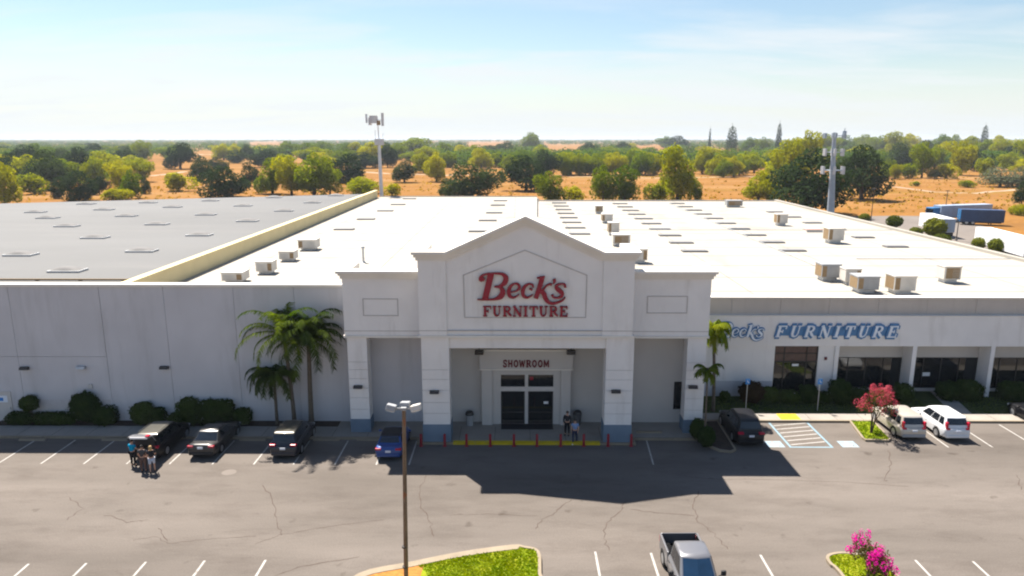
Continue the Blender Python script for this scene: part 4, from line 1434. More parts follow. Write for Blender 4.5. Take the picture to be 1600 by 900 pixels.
LEAF = {'oak': 'leaf_oak', 'light': 'leaf_light', 'mid': 'leaf_mid', 'olive': 'leaf_olive', 'bush': 'leaf_light', 'conifer': 'leaf_oak'}
VAR = {}
for kd, cnt in (('oak', 5), ('light', 5), ('mid', 4), ('olive', 1), ('bush', 3), ('conifer', 1)):
    VAR[kd] = []
    for i in range(cnt):
        cm, tm = make_variant(kd, 100 + i * 7 + len(kd) * 31)
        oc = cm.build('crown', M[LEAF[kd]]); ot = tm.build('trunk', M['bark'])
        both = MB(); both.v = cm.v + tm.v
        both.f = cm.f + [tuple(i_ + len(cm.v) for i_ in f_) for f_ in tm.f]
        both.mi = [0] * len(cm.f) + [1] * len(tm.f); both.sm = cm.sm + tm.sm
        ob = both.build('tree', [M[LEAF[kd]], M['bark']])
        for o in (oc, ot, ob): COL.objects.unlink(o)
        VAR[kd].append((oc, ot, ob))
RT = random.Random(77)
NAME = {'oak': 'oak_tree', 'light': 'leafy_tree', 'mid': 'leafy_tree', 'olive': 'willow_shrub', 'bush': 'field_bush', 'conifer': 'conifer_tree'}
CAT = {'oak': 'tree', 'light': 'tree', 'mid': 'tree', 'olive': 'shrub', 'bush': 'bush', 'conifer': 'tree'}


def field_tree(px, base, top, wpx, kind, label, parts=True, group=None):
    p = gz(px, base)
    k = mpp(p)
    h, wd = (base - top) * k * 1.06, wpx * k * 1.16
    i = RT.randrange(len(VAR[kind]))
    oc, ot, ob = VAR[kind][i]
    rz = RT.uniform(0, 2 * pi)
    if parts:
        r = thing(NAME[kind], p, label, CAT[kind], group, rz)
        r.scale = (wd, wd, h)
        for s in (oc, ot):
            c = s.copy(); COL.objects.link(c); c.parent = r
    else:
        r = ob.copy(); r.name = NAME[kind]; COL.objects.link(r)
        r.location = p; r.rotation_euler = (0, 0, rz); r.scale = (wd, wd, h)
        tag(r, label, CAT[kind], group)
    return r


NEAR = [
    (8, 320, 257, 44, 'light', 'tall yellow green tree cut by the left edge of the view'),
    (55, 303, 270, 46, 'bush', 'low bright green bush behind the far left corner of the grey roof'),
    (76, 296, 236, 62, 'oak', 'tall very dark oak mass behind the low green bush at far left'),
    (125, 314, 268, 52, 'oak', 'dark round oak right behind the grey roof edge at far left'),
    (156, 304, 276, 26, 'oak', 'narrow dark oak beside the pale green tree at left'),
    (90, 310, 284, 20, 'oak', 'small dark oak between the low bush and the round oak at left'),
    (148, 288, 248, 38, 'light', 'yellow green tree rising over the dark oaks at left'),
    (190, 302, 254, 36, 'light', 'spreading yellow green tree left of the open orange clearing'),
    (177, 314, 294, 50, 'bush', 'dry yellowish bush touching the grey roof edge at left'),
    (222, 284, 249, 38, 'light', 'bright lime tree at the left rim of the orange clearing'),
    (206, 310, 268, 32, 'mid', 'green tree below the lime tree at the clearing rim'),
    (228, 303, 276, 15, 'oak', 'thin dark tree standing at the edge of the orange clearing'),
    (280, 299, 267, 42, 'bush', 'lone bright green bush in the middle of the orange clearing'),
    (282, 264, 224, 46, 'oak', 'dark oak alone beyond the orange clearing and its bright bush'),
    (317, 283, 246, 36, 'oak', 'dark oak left behind the wide spreading oak'),
    (352, 309, 261, 76, 'oak', 'wide spreading dark oak just behind the middle of the grey roof'),
    (391, 291, 255, 28, 'oak', 'small dark oak at the right shoulder of the wide spreading oak'),
    (426, 303, 250, 46, 'mid', 'green tree at the left end of the bright clump behind the grey roof'),
    (456, 306, 247, 52, 'light', 'yellow green tree in the middle of the bright clump behind the grey roof'),
    (491, 306, 243, 62, 'light', 'broad golden green tree at the right of the bright clump behind the grey roof'),
    (516, 304, 262, 36, 'light', 'low golden tree at the right foot of the bright clump'),
    (544, 287, 242, 52, 'oak', 'dark oak between the bright clump and the pale mast'),
    (566, 304, 277, 64, 'bush', 'long low yellow bush left of the foot of the pale mast'),
    (612, 306, 285, 26, 'bush', 'small yellow bush right of the foot of the pale mast'),
    (632, 285, 252, 36, 'oak', 'dark oak right of the pale mast across the orange strip'),
    (682, 284, 241, 36, 'light', 'bright green tree left of the large rounded oak'),
    (737, 310, 257, 84, 'oak', 'large rounded dark oak behind the gable left of its peak'),
    (702, 308, 280, 34, 'oak', 'low greyish oak lobe at the left foot of the large rounded oak'),
    (822, 298, 244, 68, 'oak', 'tall dense dark oak straight behind the gable peak'),
    (852, 276, 235, 42, 'oak', 'dark oak rising at the right shoulder of the dense oak behind the gable'),
    (860, 318, 271, 42, 'mid', 'round green tree at the edge of the white roof right of the peak'),
    (899, 318, 290, 36, 'bush', 'small yellow green bush behind the white roof right of the peak'),
    (942, 316, 262, 40, 'mid', 'left one of the paired green trees behind the white roof'),
    (976, 316, 262, 42, 'mid', 'right one of the paired green trees behind the white roof'),
    (1058, 314, 235, 60, 'light', 'tall yellow green tree standing high behind the white roof'),
    (1030, 318, 284, 40, 'bush', 'low yellow bush at the left foot of the tall yellow green tree'),
    (1086, 312, 280, 26, 'mid', 'dark green shrubby tree at the right foot of the tall yellow green tree'),
    (1185, 314, 270, 46, 'light', 'yellow green tree at the far right back corner of the white roof'),
    (1226, 292, 224, 62, 'light', 'tall golden green tree left behind the great dark oak'),
    (1206, 315, 284, 34, 'bush', 'golden bush between the white roof corner and the great dark oak'),
    (1258, 272, 209, 42, 'light', 'golden green treetop showing above the great dark oak'),
    (1262, 334, 236, 108, 'oak', 'great dark oak left of the grey antenna mast'),
    (1345, 312, 230, 74, 'oak', 'dense dark oak right of the grey antenna mast'),
    (1418, 279, 255, 34, 'bush', 'rounded green bush at the top edge of the orange field on the right'),
    (1478, 279, 255, 34, 'bush', 'rounded yellow bush right of the other one at the top edge of the orange field'),
    (1440, 278, 226, 36, 'light', 'tall yellow green tree between two rounded bushes at the field top'),
    (1500, 274, 222, 40, 'light', 'tall tree with a bare trunk at the top of the orange field'),
    (1542, 274, 246, 28, 'bush', 'bright green bush above the grey willow shrubs'),
    (1562, 292, 262, 58, 'olive', 'left one of the grey green willow shrubs at the right edge'),
    (1596, 292, 260, 44, 'olive', 'right one of the grey green willow shrubs at the right edge'),
    (1596, 320, 284, 24, 'oak', 'dark small oak cut by the right edge above the white trailer'),
    (1512, 293, 281, 24, 'bush', 'small dark green bush alone in the orange field below the willows'),
    (1431, 291, 283, 15, 'bush', 'tiny green tuft bush in the orange field below the tall tree'),
    (1590, 336, 318, 30, 'bush', 'olive bush beside the yard at the right edge'),
    (1142, 241, 199, 17, 'conifer', 'broad bluish conifer breaking the horizon right of centre'),
    (1215, 240, 195, 9, 'conifer', 'slim dark conifer breaking the horizon left of the antenna mast'),
    (1535, 238, 198, 11, 'conifer', 'small dark conifer breaking the horizon at far right'),
    (828, 236, 209, 36, 'mid', 'solitary rounded tree on the horizon behind the gable peak'),
    (1108, 236, 202, 4, 'conifer', 'tiny pointed conifer on the horizon left of the bluish one'),
]
for t in NEAR:
    field_tree(*t)
MID = [
    (125, 277, 231, 40, 'oak'), (40, 272, 228, 54, 'oak'), (18, 285, 240, 30, 'oak'), (60, 262, 226, 40, 'mid'), (100, 262, 232, 36, 'oak'), (150, 250, 225, 38, 'oak'), (190, 260, 235, 46, 'oak'),
    (222, 252, 221, 34, 'mid'), (203, 262, 232, 22, 'oak'), (335, 264, 246, 18, 'oak'), (348, 268, 250, 18, 'oak'), (350, 250, 226, 34, 'light'), (368, 249, 226, 26, 'light'), (386, 250, 226, 20, 'oak'),
    (505, 264, 239, 34, 'light'), (450, 246, 222, 36, 'mid'), (505, 243, 222, 40, 'mid'), (576, 256, 225, 42, 'light'), (545, 246, 224, 30, 'mid'), (606, 262, 224, 28, 'oak'), (590, 252, 228, 24, 'mid'), (662, 270, 240, 34, 'light'),
    (645, 244, 217, 52, 'light'), (692, 246, 224, 34, 'mid'), (720, 248, 228, 30, 'light'), (752, 264, 234, 36, 'light'), (780, 262, 239, 26, 'light'), (790, 242, 221, 28, 'oak'), (795, 265, 243, 22, 'mid'),
    (892, 273, 240, 46, 'light'), (915, 273, 243, 28, 'light'), (945, 273, 239, 34, 'mid'), (985, 272, 237, 40, 'mid'), (1008, 273, 240, 34, 'light'), (918, 243, 223, 28, 'oak'), (974, 240, 222, 26, 'oak'),
    (1058, 234, 213, 38, 'oak'), (1040, 232, 214, 26, 'mid'), (1097, 272, 231, 30, 'light'), (1112, 272, 240, 28, 'mid'), (1130, 277, 250, 28, 'mid'), (1146, 276, 246, 26, 'light'), (1178, 270, 243, 40, 'light'), (1200, 260, 236, 32, 'light'), (1190, 240, 216, 24, 'mid'), (1170, 238, 216, 28, 'mid'),
    (1290, 240, 212, 34, 'light'), (1320, 238, 213, 40, 'mid'), (1350, 236, 212, 40, 'mid'), (1380, 240, 214, 36, 'mid'), (1405, 262, 225, 42, 'oak'), (1402, 244, 209, 38, 'light'), (1418, 240, 211, 30, 'light'), (1445, 250, 220, 30, 'oak'), (1460, 264, 228, 28, 'mid'),
    (1475, 258, 224, 34, 'light'), (1522, 268, 236, 22, 'oak'), (1510, 250, 216, 34, 'light'), (1540, 252, 220, 38, 'mid'), (1566, 254, 220, 42, 'light'), (1590, 256, 222, 36, 'oak'), (1578, 266, 240, 32, 'light'), (1605, 262, 214, 40, 'light'),
    (1468, 240, 212, 32, 'mid'), (1490, 236, 212, 28, 'mid'), (1385, 278, 250, 26, 'mid'), (1398, 280, 258, 20, 'light'), (1460, 279, 262, 20, 'mid'), (1432, 262, 232, 26, 'light'), (1555, 240, 214, 34, 'light'),
    (880, 274, 241, 34, 'mid'), (905, 274, 242, 34, 'light'), (930, 274, 242, 36, 'mid'), (962, 274, 240, 34, 'light'), (1000, 274, 240, 36, 'mid'), (1022, 272, 243, 30, 'light'),
    (1120, 274, 244, 34, 'light'), (1155, 274, 248, 32, 'mid'), (1165, 262, 238, 30, 'light'), (700, 262, 238, 30, 'mid'), (740, 250, 228, 34, 'mid'), (665, 255, 230, 34, 'light'),
    (620, 250, 225, 36, 'mid'), (560, 246, 224, 36, 'light'), (530, 258, 238, 36, 'mid'), (480, 246, 224, 40, 'mid'), (420, 250, 232, 36, 'oak'), (815, 262, 236, 40, 'mid'), (845, 250, 228, 34, 'light'),
]
LB = {'oak': 'dark oak standing in the hazy tree belts behind the nearer field trees',
      'light': 'yellow green tree standing in the hazy tree belts behind the nearer field trees',
      'mid': 'mid green tree standing in the hazy tree belts behind the nearer field trees'}
for t in MID:
    field_tree(*t, LB[t[4]], False, 'trees of the hazy belts')
# further belts, thinner where the photograph shows open fields
OPEN = [(232, 262, 306, 320), (395, 268, 425, 310), (588, 255, 665, 310), (650, 285, 700, 310), (870, 275, 935, 300), (1085, 275, 1180, 320), (1310, 262, 1600, 360),
        (300, 236, 335, 246), (395, 222, 435, 234), (735, 222, 790, 236), (855, 226, 905, 243), (1000, 228, 1040, 240), (1100, 233, 1180, 245)]
rb = random.Random(31)
cnt = 0
while cnt < 145:
    zone = rb.random()
    if zone < .26:
        px, base = rb.uniform(-50, 215), rb.uniform(232, 290)
    elif zone < .45:
        px, base = rb.uniform(1370, 1650), rb.uniform(228, 272)
    else:
        px, base = rb.uniform(-40, 1650), 228 + 36 * rb.random() ** 1.4
    if any(a <= px <= c and b <= base <= d for a, b, c, d in OPEN): continue
    D = 20 / ((base - 216) / F_PX)
    h = rb.uniform(7, 12.5)
    hp = h / (D / F_PX)
    wp = hp * rb.uniform(1.3, 2.3)
    kd = rb.choices(['oak', 'light', 'mid'], [.38 if px < 800 else .24, .3 if px < 800 else .42, .35])[0]
    field_tree(px, base, base - hp, wp, kd, LB[kd], False, 'trees of the hazy belts')
    cnt += 1
# the countless trees out to the horizon: one mass
fm = MB()
for _ in range(17000):
    D = 500 + 7100 * rb.random() ** 1.8
    x = rb.uniform(-1.1, 1.1) * D
    q_ = (808 + x / D * 1123, 216 + 22000 / D)
    if any(a - 6 <= q_[0] <= c + 6 and b <= q_[1] <= d for a, b, c, d in OPEN): continue
    if noise.noise(Vector((x * .0030, D * .0022, 3))) < -.16 - .30 * min(1, D / 2200): continue
    h = rb.uniform(6, 12); wd = h * rb.uniform(1.2, 2.6)
    nq = 46 if D < 1600 else 24
    for k in range(nq):
        dd = rdir(rb)
        leaf_quad(fm, Vector((x + dd.x * wd * .45, D + dd.y * wd * .45, h * .52 + dd.z * h * .42)), (dd + rdir(rb) * .5 + Vector((0, 0, .2))).normalized(), h * (.12 if D < 1600 else .17), rb)
tag(fm.build('distant_woods', M['leaf_far']), 'countless distant trees merging along the flat horizon', 'woods', kind='stuff')
# dry tufts over the near field
dt = MB()
for _ in range(2600):
    px, py = rb.uniform(-20, 1640), 262 + 70 * rb.random()
    p = gz(px, py)
    if abs(p.x) < 58 and p.y < 150 and p.x > -95: continue
    if p.x > 50 and p.y < 185: continue
    s = rb.uniform(.3, .9)
    for k in range(3):
        leaf_quad(dt, p + Vector((rb.uniform(-s, s), rb.uniform(-s, s), s * .35)), (rdir(rb) + Vector((0, -.5, .5))).normalized(), s * .7, rb)
tag(dt.build('dry_weeds', leaf_mat('dry_weed', (0.34, 0.20, 0.05), (0.40, 0.30, 0.06), .3, .02)), 'dry weed tufts scattered through the orange field', 'weeds', kind='stuff')


# ---- clipped shrubs along the front
def shrub(px, base, wpx, hpx, Y, z0, kind, label, leaf='leaf_shrub', name='clipped_shrub', stem=0.0, group='shrubs along the front', seed=0):
    p = gy(px, base, Y)
    k = mpp(p)
    w, h = wpx * k, hpx * k
    r = random.Random(int(px) + seed)
    root = thing(name, (p.x, Y, z0), label, 'shrub', group)
    mb = MB()
    s = stem * h
    hc = (h - s)
    cz = s + hc * .5
    n = int(min(5200, 1500 * max(.6, w * hc)))
    rx, rz_ = w / 2, hc / 2
    ry = min(rx, .55 if kind == 'hedge' else .75) if Y < 50 else min(rx, .8)
    mb.ell((0, 0, cz), (rx * .84, ry * .84, rz_ * .86), 12, 8, wob=.16, seed=px)
    pw = {'ball': 2.0, 'box': 4.0, 'hedge': 5.0}[kind]
    for _ in range(n):
        d = rdir(r)
        q = (abs(d.x) ** pw + abs(d.y) ** pw + abs(d.z) ** pw) ** (-1 / pw)
        q *= .92 + .24 * noise.noise(d * 3.0 + Vector((px * .1, 0, 0))) + r.uniform(-.07, .08) + (r.uniform(0, .14) if r.random() < .12 else 0)
        leaf_quad(mb, Vector((d.x * rx * q, d.y * ry * q, max(.02, cz + d.z * rz_ * q))), (d * .6 + rdir(r) * .5).normalized(), .065, r)
    mb.build('foliage', M[leaf], root)
    sm = MB().tube([(0, 0, -.02), (.02, 0, s + hc * .3)], [.045, .03], 6)
    for a in (0.4, 2.5, 4.4):
        sm.tube([(0, 0, .02), (cos(a) * rx * .35, sin(a) * ry * .35, s + hc * .45)], [.025, .012], 5)
    sm.build('stem', M['bark'], root)


YS1 = 46.8
for (px, base, w, h, kd, st, lb) in [
    (35, 668, 38, 17, 'hedge', 0, 'low dark hedge clump under the ball-topped shrub at the left end'),
    (51, 668, 26, 45, 'ball', .45, 'ball-topped shrub on a bare stem near the service door'),
    (88, 668, 66, 16, 'hedge', 0, 'long low hedge between the ball-topped shrub and the tallest shrub'),
    (137, 668, 44, 51, 'ball', .06, 'tallest and widest rounded shrub against the blank wall'),
    (168, 668, 32, 26, 'box', 0, 'low squarish shrub at the right foot of the tallest rounded shrub'),
    (226, 668, 38, 34, 'ball', 0, 'rounded dark shrub behind the car with the open tailgate'),
    (248, 668, 24, 24, 'box', 0, 'small shrub behind the roof of the car with the open tailgate'),
    (277, 668, 22, 15, 'hedge', 0, 'lowest small shrub between the open tailgate car and the sedan'),
    (298, 668, 32, 41, 'box', 0, 'upright block-shaped shrub behind the black sedan, left of a pair'),
    (331, 668, 32, 38, 'box', 0, 'left one of two joined block shrubs right of the sedan'),
    (353, 668, 27, 38, 'box', 0, 'right one of two joined block shrubs right of the sedan'),
    (380, 668, 25, 24, 'box', 0, 'low shrub left of the small palm tree'),
]:
    shrub(px, base, w, h, YS1, .17, kd, lb, stem=st)
for (px, base, w, h, kd, Y, lf, lb) in [
    (1132, 626, 16, 16, 'ball', 51.6, 'leaf_shrub', 'tiny dark shrub at the left end of the grass strip beside the palm'),
    (1173, 628, 38, 33, 'ball', 51.4, 'leaf_brown', 'bronze brown rounded shrub behind the left blue sign post'),
    (1201, 627, 26, 22, 'box', 51.5, 'leaf_shrub', 'low green shrub between the bronze shrub and the tall window'),
    (1232, 628, 30, 16, 'hedge', 51.5, 'leaf_shrub', 'low hedge below the tall window'),
    (1262, 627, 26, 26, 'box', 51.5, 'leaf_shrub', 'squarish shrub at the right foot of the tall window'),
    (1310, 629, 30, 34, 'box', 51.4, 'leaf_shrub', 'tall squarish shrub in front of the first upright fin'),
    (1285, 626, 22, 15, 'hedge', 51.5, 'leaf_shrub', 'low shrub left of the tall squarish shrub at the first fin'),
    (1345, 627, 34, 20, 'hedge', 51.5, 'leaf_shrub', 'low hedge behind the pink flowering tree'),
    (1410, 624, 27, 26, 'box', 51.8, 'leaf_shrub', 'squarish shrub left of the second upright fin'),
    (1482, 622, 34, 26, 'box', 52.2, 'leaf_shrub', 'shrub right of the doorway between the second and third fins'),
    (1512, 622, 36, 28, 'box', 52.2, 'leaf_shrub', 'shrub at the left foot of the third upright fin'),
    (1582, 622, 40, 26, 'hedge', 52.2, 'leaf_shrub', 'low hedge right of the third fin at the right edge'),
    (1090, 688, 26, 32, 'ball', 44.6, 'leaf_shrub', 'rear shrub in the kerbed bed at the right end of the portico'),
    (1103, 702, 26, 32, 'ball', 43.4, 'leaf_shrub', 'front shrub in the kerbed bed at the right end of the portico'),
]:
    shrub(px, base, w, h, Y, .11, kd, lb, lf)


# ---- palms
def palm(p, h, lean, nfr, flen, label, leaf, droop=1.0, seed=1, trunk_r=.13, spread=(0, 2 * pi), rise=.9, width=.42):
    r = random.Random(seed)
    root = thing('palm_tree', p, label, 'palm')
    top = Vector((lean[0], lean[1], h))
    tm = MB()
    pts = [Vector((lean[0] * t ** 1.6, lean[1] * t ** 1.6, h * t)) for t in [i / 9 for i in range(10)]]
    tm.tube([Vector((0, 0, -.03))] + pts[1:], [trunk_r * 1.35, trunk_r * 1.1] + [trunk_r * (1.02 - .25 * i / 8) for i in range(8)], 9)
    tm.tube([top - Vector((0, 0, .05)), top + Vector((0, 0, .35))], [trunk_r * .95, trunk_r * .3], 8)
    tm.build('trunk', M['palm_bark'], root)
    for i in range(nfr):
        a = spread[0] + (spread[1] - spread[0]) * (i + r.uniform(-.35, .35)) / nfr
        up = rise * (1 - (i % 4) / 3.2) + r.uniform(-.15, .15)
        L_ = flen * r.uniform(.8, 1.12)
        d = Vector((cos(a), sin(a), 0))
        pts = []
        x, z, ang = 0.0, 0.0, up
        n = 11
        for k in range(n):
            pts.append(top + Vector((0, 0, .15)) + d * x + Vector((0, 0, z)))
            x += cos(ang) * L_ / (n - 1); z += sin(ang) * L_ / (n - 1)
            ang -= droop * (.07 + .034 * k)
            ang = max(ang, -1.45)
        fm_ = MB()
        fm_.tube(pts, [.022 * (1 - .8 * k / (n - 1)) for k in range(n)], 4)
        side = Vector((-d.y, d.x, 0))
        for k in range(1, n):
            for sgn in (-1, 1):
                for m in range(4):
                    t = (m + r.random()) / 4
                    b = pts[k - 1].lerp(pts[k], t)
                    q = (k + t) / n
                    ll = width * (1.15 - .7 * abs(q - .42)) * r.uniform(.8, 1.15)
                    along = (pts[k] - pts[k - 1]).normalized()
                    e = b + (side * sgn * .72 + along * .5 + Vector((0, 0, -.42 * droop + r.uniform(-.25, .18)))).normalized() * ll
                    wv = along * .045
                    o = len(fm_.v)
                    fm_.v += [tuple(b - wv), tuple(b + wv), tuple(e + wv * .25), tuple(e - wv * .25)]
                    fm_.f.append((o, o + 1, o + 2, o + 3)); fm_.mi.append(0); fm_.sm.append(False)
        fm_.build('frond', M[leaf], root)
    return root


def at_z(px, base, z0):
    p = gz(px, base, z0); return p


PX = lambda px, Y, z: gy(px, 600, Y).x
p1 = Vector((gy(460, 655, 46.7).x, 46.7, .17)); t1 = gy(443, 524, 46.5)
palm(p1, t1.z - .17, (t1.x - p1.x, -.2), 22, 3.9, 'tallest palm with bright arching fronds beside the left wing', 'leaf_palm', 1.0, 3, .14, rise=1.25)
p2 = Vector((gy(487, 660, 46.75).x, 46.75, .17)); t2 = gy(482, 535, 46.6)
palm(p2, t2.z - .17, (t2.x - p2.x, -.1), 42, 3.6, 'dense dark palm on a thick dark trunk nearest the left wing', 'leaf_palm_dark', 1.0, 5, .17, rise=1.35, width=.6)
p3 = Vector((gy(433, 660, 46.75).x, 46.75, .17)); t3 = gy(428, 588, 46.6)
palm(p3, t3.z - .17, (t3.x - p3.x, -.1), 30, 2.4, 'shortest palm with hanging dark fronds left of the other two', 'leaf_palm_dark', 1.25, 9, .11, rise=.8, width=.5)
p4 = Vector((gy(1113, 660, 49.6).x, 49.6, .1)); t4 = gy(1115, 520, 49.6)
palm(p4, t4.z - .1, (t4.x - p4.x, 0), 26, 2.0, 'bushy bright palm showing past the right wing against the blue sign', 'leaf_palm_bright', 1.75, 13, .12, rise=1.1, width=.5)
p5 = Vector((gy(1101, 684, 43.7).x, 43.7, .12)); t5 = gy(1106, 583, 43.6)
palm(p5, t5.z - .12, (t5.x - p5.x, 0), 9, 1.25, 'slender young palm leaning in the kerbed bed beside the right pillar', 'leaf_palm', 1.2, 17, .065, rise=.9, width=.34)


# ---- crape myrtles
def myrtle(p, h, w, label, flower, nfl, nlf, seed, trunk_h, kind='tree'):
    r = random.Random(seed)
    root = thing('crape_myrtle', p, label, 'flowering tree' if trunk_h > .6 else 'flowering shrub')
    lobes = []
    for i in range(9):
        a = r.uniform(0, 2 * pi); q = r.uniform(.1, .36) * w
        lobes.append(((q * cos(a), q * sin(a), trunk_h + (h - trunk_h) * r.uniform(.25, .8)), (w * r.uniform(.13, .2),) * 2 + ((h - trunk_h) * r.uniform(.16, .26),)))
    cm = MB(); crown(cm, lobes, nlf, .055, r, .7, .45)
    cm.build('crown', M['leaf_myrtle'], root)
    fl = MB()
    for i in range(nfl):
        l = r.choice(lobes)
        d = rdir(r); d.z = abs(d.z) * 1.1 + .1; d.normalize()
        c = Vector((l[0][0] + d.x * l[1][0] * 1.15, l[0][1] + d.y * l[1][1] * 1.15, l[0][2] + d.z * l[1][2] * 1.2))
        s = w * r.uniform(.035, .065)
        for k in range(34):
            e = rdir(r)
            leaf_quad(fl, c + Vector((e.x * s, e.y * s, e.z * s * 1.5)), (e + rdir(r) * .6).normalized(), s * .30, r)
    fl.build('blossom', M[flower], root)
    tm = MB()
    for i in range(4):
        l = lobes[i]
        tm.tube([(r.uniform(-.05, .05), r.uniform(-.05, .05), -.02), (l[0][0] * .25, l[0][1] * .25, trunk_h * .7 + .1), (l[0][0] * .9, l[0][1] * .9, l[0][2])], [.045, .035, .012], 6)
    tm.build('trunk', M['bark'], root)


p = gz(1361, 676, .12)
k_ = mpp(p)
myrtle(p, (676 - 601) * k_, 76 * k_, 'pink flowering tree on the narrow grass island in the right row', 'pink_flower', 64, 1500, 21, 1.25)
p = gz(1352, 912, .12)
k_ = mpp(p)
myrtle(p, (912 - 838) * k_ * 1.06, 78 * k_, 'magenta flowering shrub on the small island at the lower right', 'magenta_flower', 62, 2200, 22, .35)


# ---- clipped round trees by the truck yard
def ball_tree(px, base, cy, w, hh, label):
    p = gz(px, base)
    k = mpp(p)
    root = thing('ball_tree', p, label, 'tree', 'clipped round trees by the truck yard')
    r = random.Random(px)
    rx, rz_, cz = w * k / 2, hh * k / 2, (base - cy) * k
    mb = MB()
    mb.ell((0, 0, cz), (rx * .8, rx * .8, rz_ * .8), 12, 8, wob=.15, seed=px)
    for _ in range(900):
        d = rdir(r); q = .93 + .14 * noise.noise(d * 2.5 + Vector((px, 0, 0))) + r.uniform(-.07, .08)
        leaf_quad(mb, Vector((d.x * rx * q, d.y * rx * q, cz + d.z * rz_ * q)), (d * .6 + rdir(r) * .5).normalized(), rx * .11, r)
    mb.build('crown', M['leaf_ball'], root)
    MB().tube([(0, 0, -.02), (.02, 0, cz)], [.11, .07], 6).build('trunk', M['bark'], root)


for a in [(1350, 351, 340, 17, 13, 'smallest clipped round tree near the antenna mast'), (1396, 360, 346, 24, 19, 'clipped round tree standing alone left of the white box trailer'),
          (1459, 375, 355, 33, 29, 'largest clipped round tree in front of the white box trailer'), (1430, 372, 362, 20, 14, 'low brownish clipped bush left of the largest round tree'),
          (1470, 382, 373, 26, 15, 'bright low clipped bush at the foot of the largest round tree'), (1528, 392, 380, 21, 18, 'clipped round tree left of a larger one before the near white trailer'),
          (1560, 400, 384, 33, 24, 'broad clipped round tree directly before the near white trailer')]:
    ball_tree(*a)
# ------------------------------------------------------------------ vehicles (x right, y forward, z up, nose towards +y)
def loft(mb, st, mi=0):
    """st: (y, half width, sill z, deck z). Rounded body shell"""
    rings = []
    for y, w, zs, zd in st:
        zm = zs + (zd - zs) * .45
        half = [(0, zs), (w * .86, zs), (w * .97, zs + .06), (w, zm), (w * .985, zd - .16), (w * .95, zd - .06), (w * .86, zd - .005), (w * .45, zd + .012), (0, zd + .018)]
        ring = [(x, y, z) for x, z in half] + [(-x, y, z) for x, z in half[-2:0:-1]]
        rings.append(ring)
    n = len(rings[0])
    vs = [p for r_ in rings for p in r_]
    fs = []
    for i in range(len(rings) - 1):
        for k in range(n):
            j = (k + 1) % n
            fs.append((i * n + k, i * n + j, (i + 1) * n + j, (i + 1) * n + k))
    fs.append(tuple(range(n))[::-1]); fs.append(tuple((len(rings) - 1) * n + k for k in range(n)))
    mb.add(vs, fs, mi, True)


def quad_panel(q, u0, u1, v0, v1, off, th=.012):
    """panel lying on quad q (corners: bottom-left, bottom-right, top-right, top-left), a little proud"""
    q = [Vector(p) for p in q]
    nrm = (q[1] - q[0]).cross(q[3] - q[0]).normalized()
    def P(u, v):
        return q[0].lerp(q[1], u).lerp(q[3].lerp(q[2], u), v)
    c = [P(u0, v0), P(u1, v0), P(u1, v1), P(u0, v1)]
    mb = MB()
    f = [p + nrm * off for p in c]; b = [p - nrm * th for p in c]
    mb.add(f + b, [(0, 1, 2, 3), (0, 4, 5, 1), (1, 5, 6, 2), (2, 6, 7, 3), (3, 7, 4, 0)])
    return mb


def wheel(mb_t, mb_r, x, y, rad, sgn):
    n = 20
    w = .2
    for mb, r0, dx, bev in ((mb_t, rad, w, .03), (mb_r, rad * .66, .018, .0)):
        xo = x + sgn * (0 if mb is mb_t else .004)
        vs, fs = [], []
        prof = [(-w, 0), (-w, r0 - .02), (-w + .04, r0), (-.04, r0), (0, r0 - .03), (0, r0 * .68), (-.03, r0 * .66), (-.03, 0)] if mb is mb_t else [(-.03, 0), (-.03, r0), (-.012, r0 * .97), (.004, r0 * .3), (.006, 0)]
        m = len(prof)
        for k in range(n):
            a = 2 * pi * k / n
            for px_, rr_ in prof:
                vs.append((xo + sgn * px_, y + rr_ * cos(a), rad + rr_ * sin(a)))
        for k in range(n):
            j = (k + 1) % n
            for i in range(m - 1):
                fs.append((k * m + i, k * m + i + 1, j * m + i + 1, j * m + i))
        mb.add(vs, fs, 0, True)


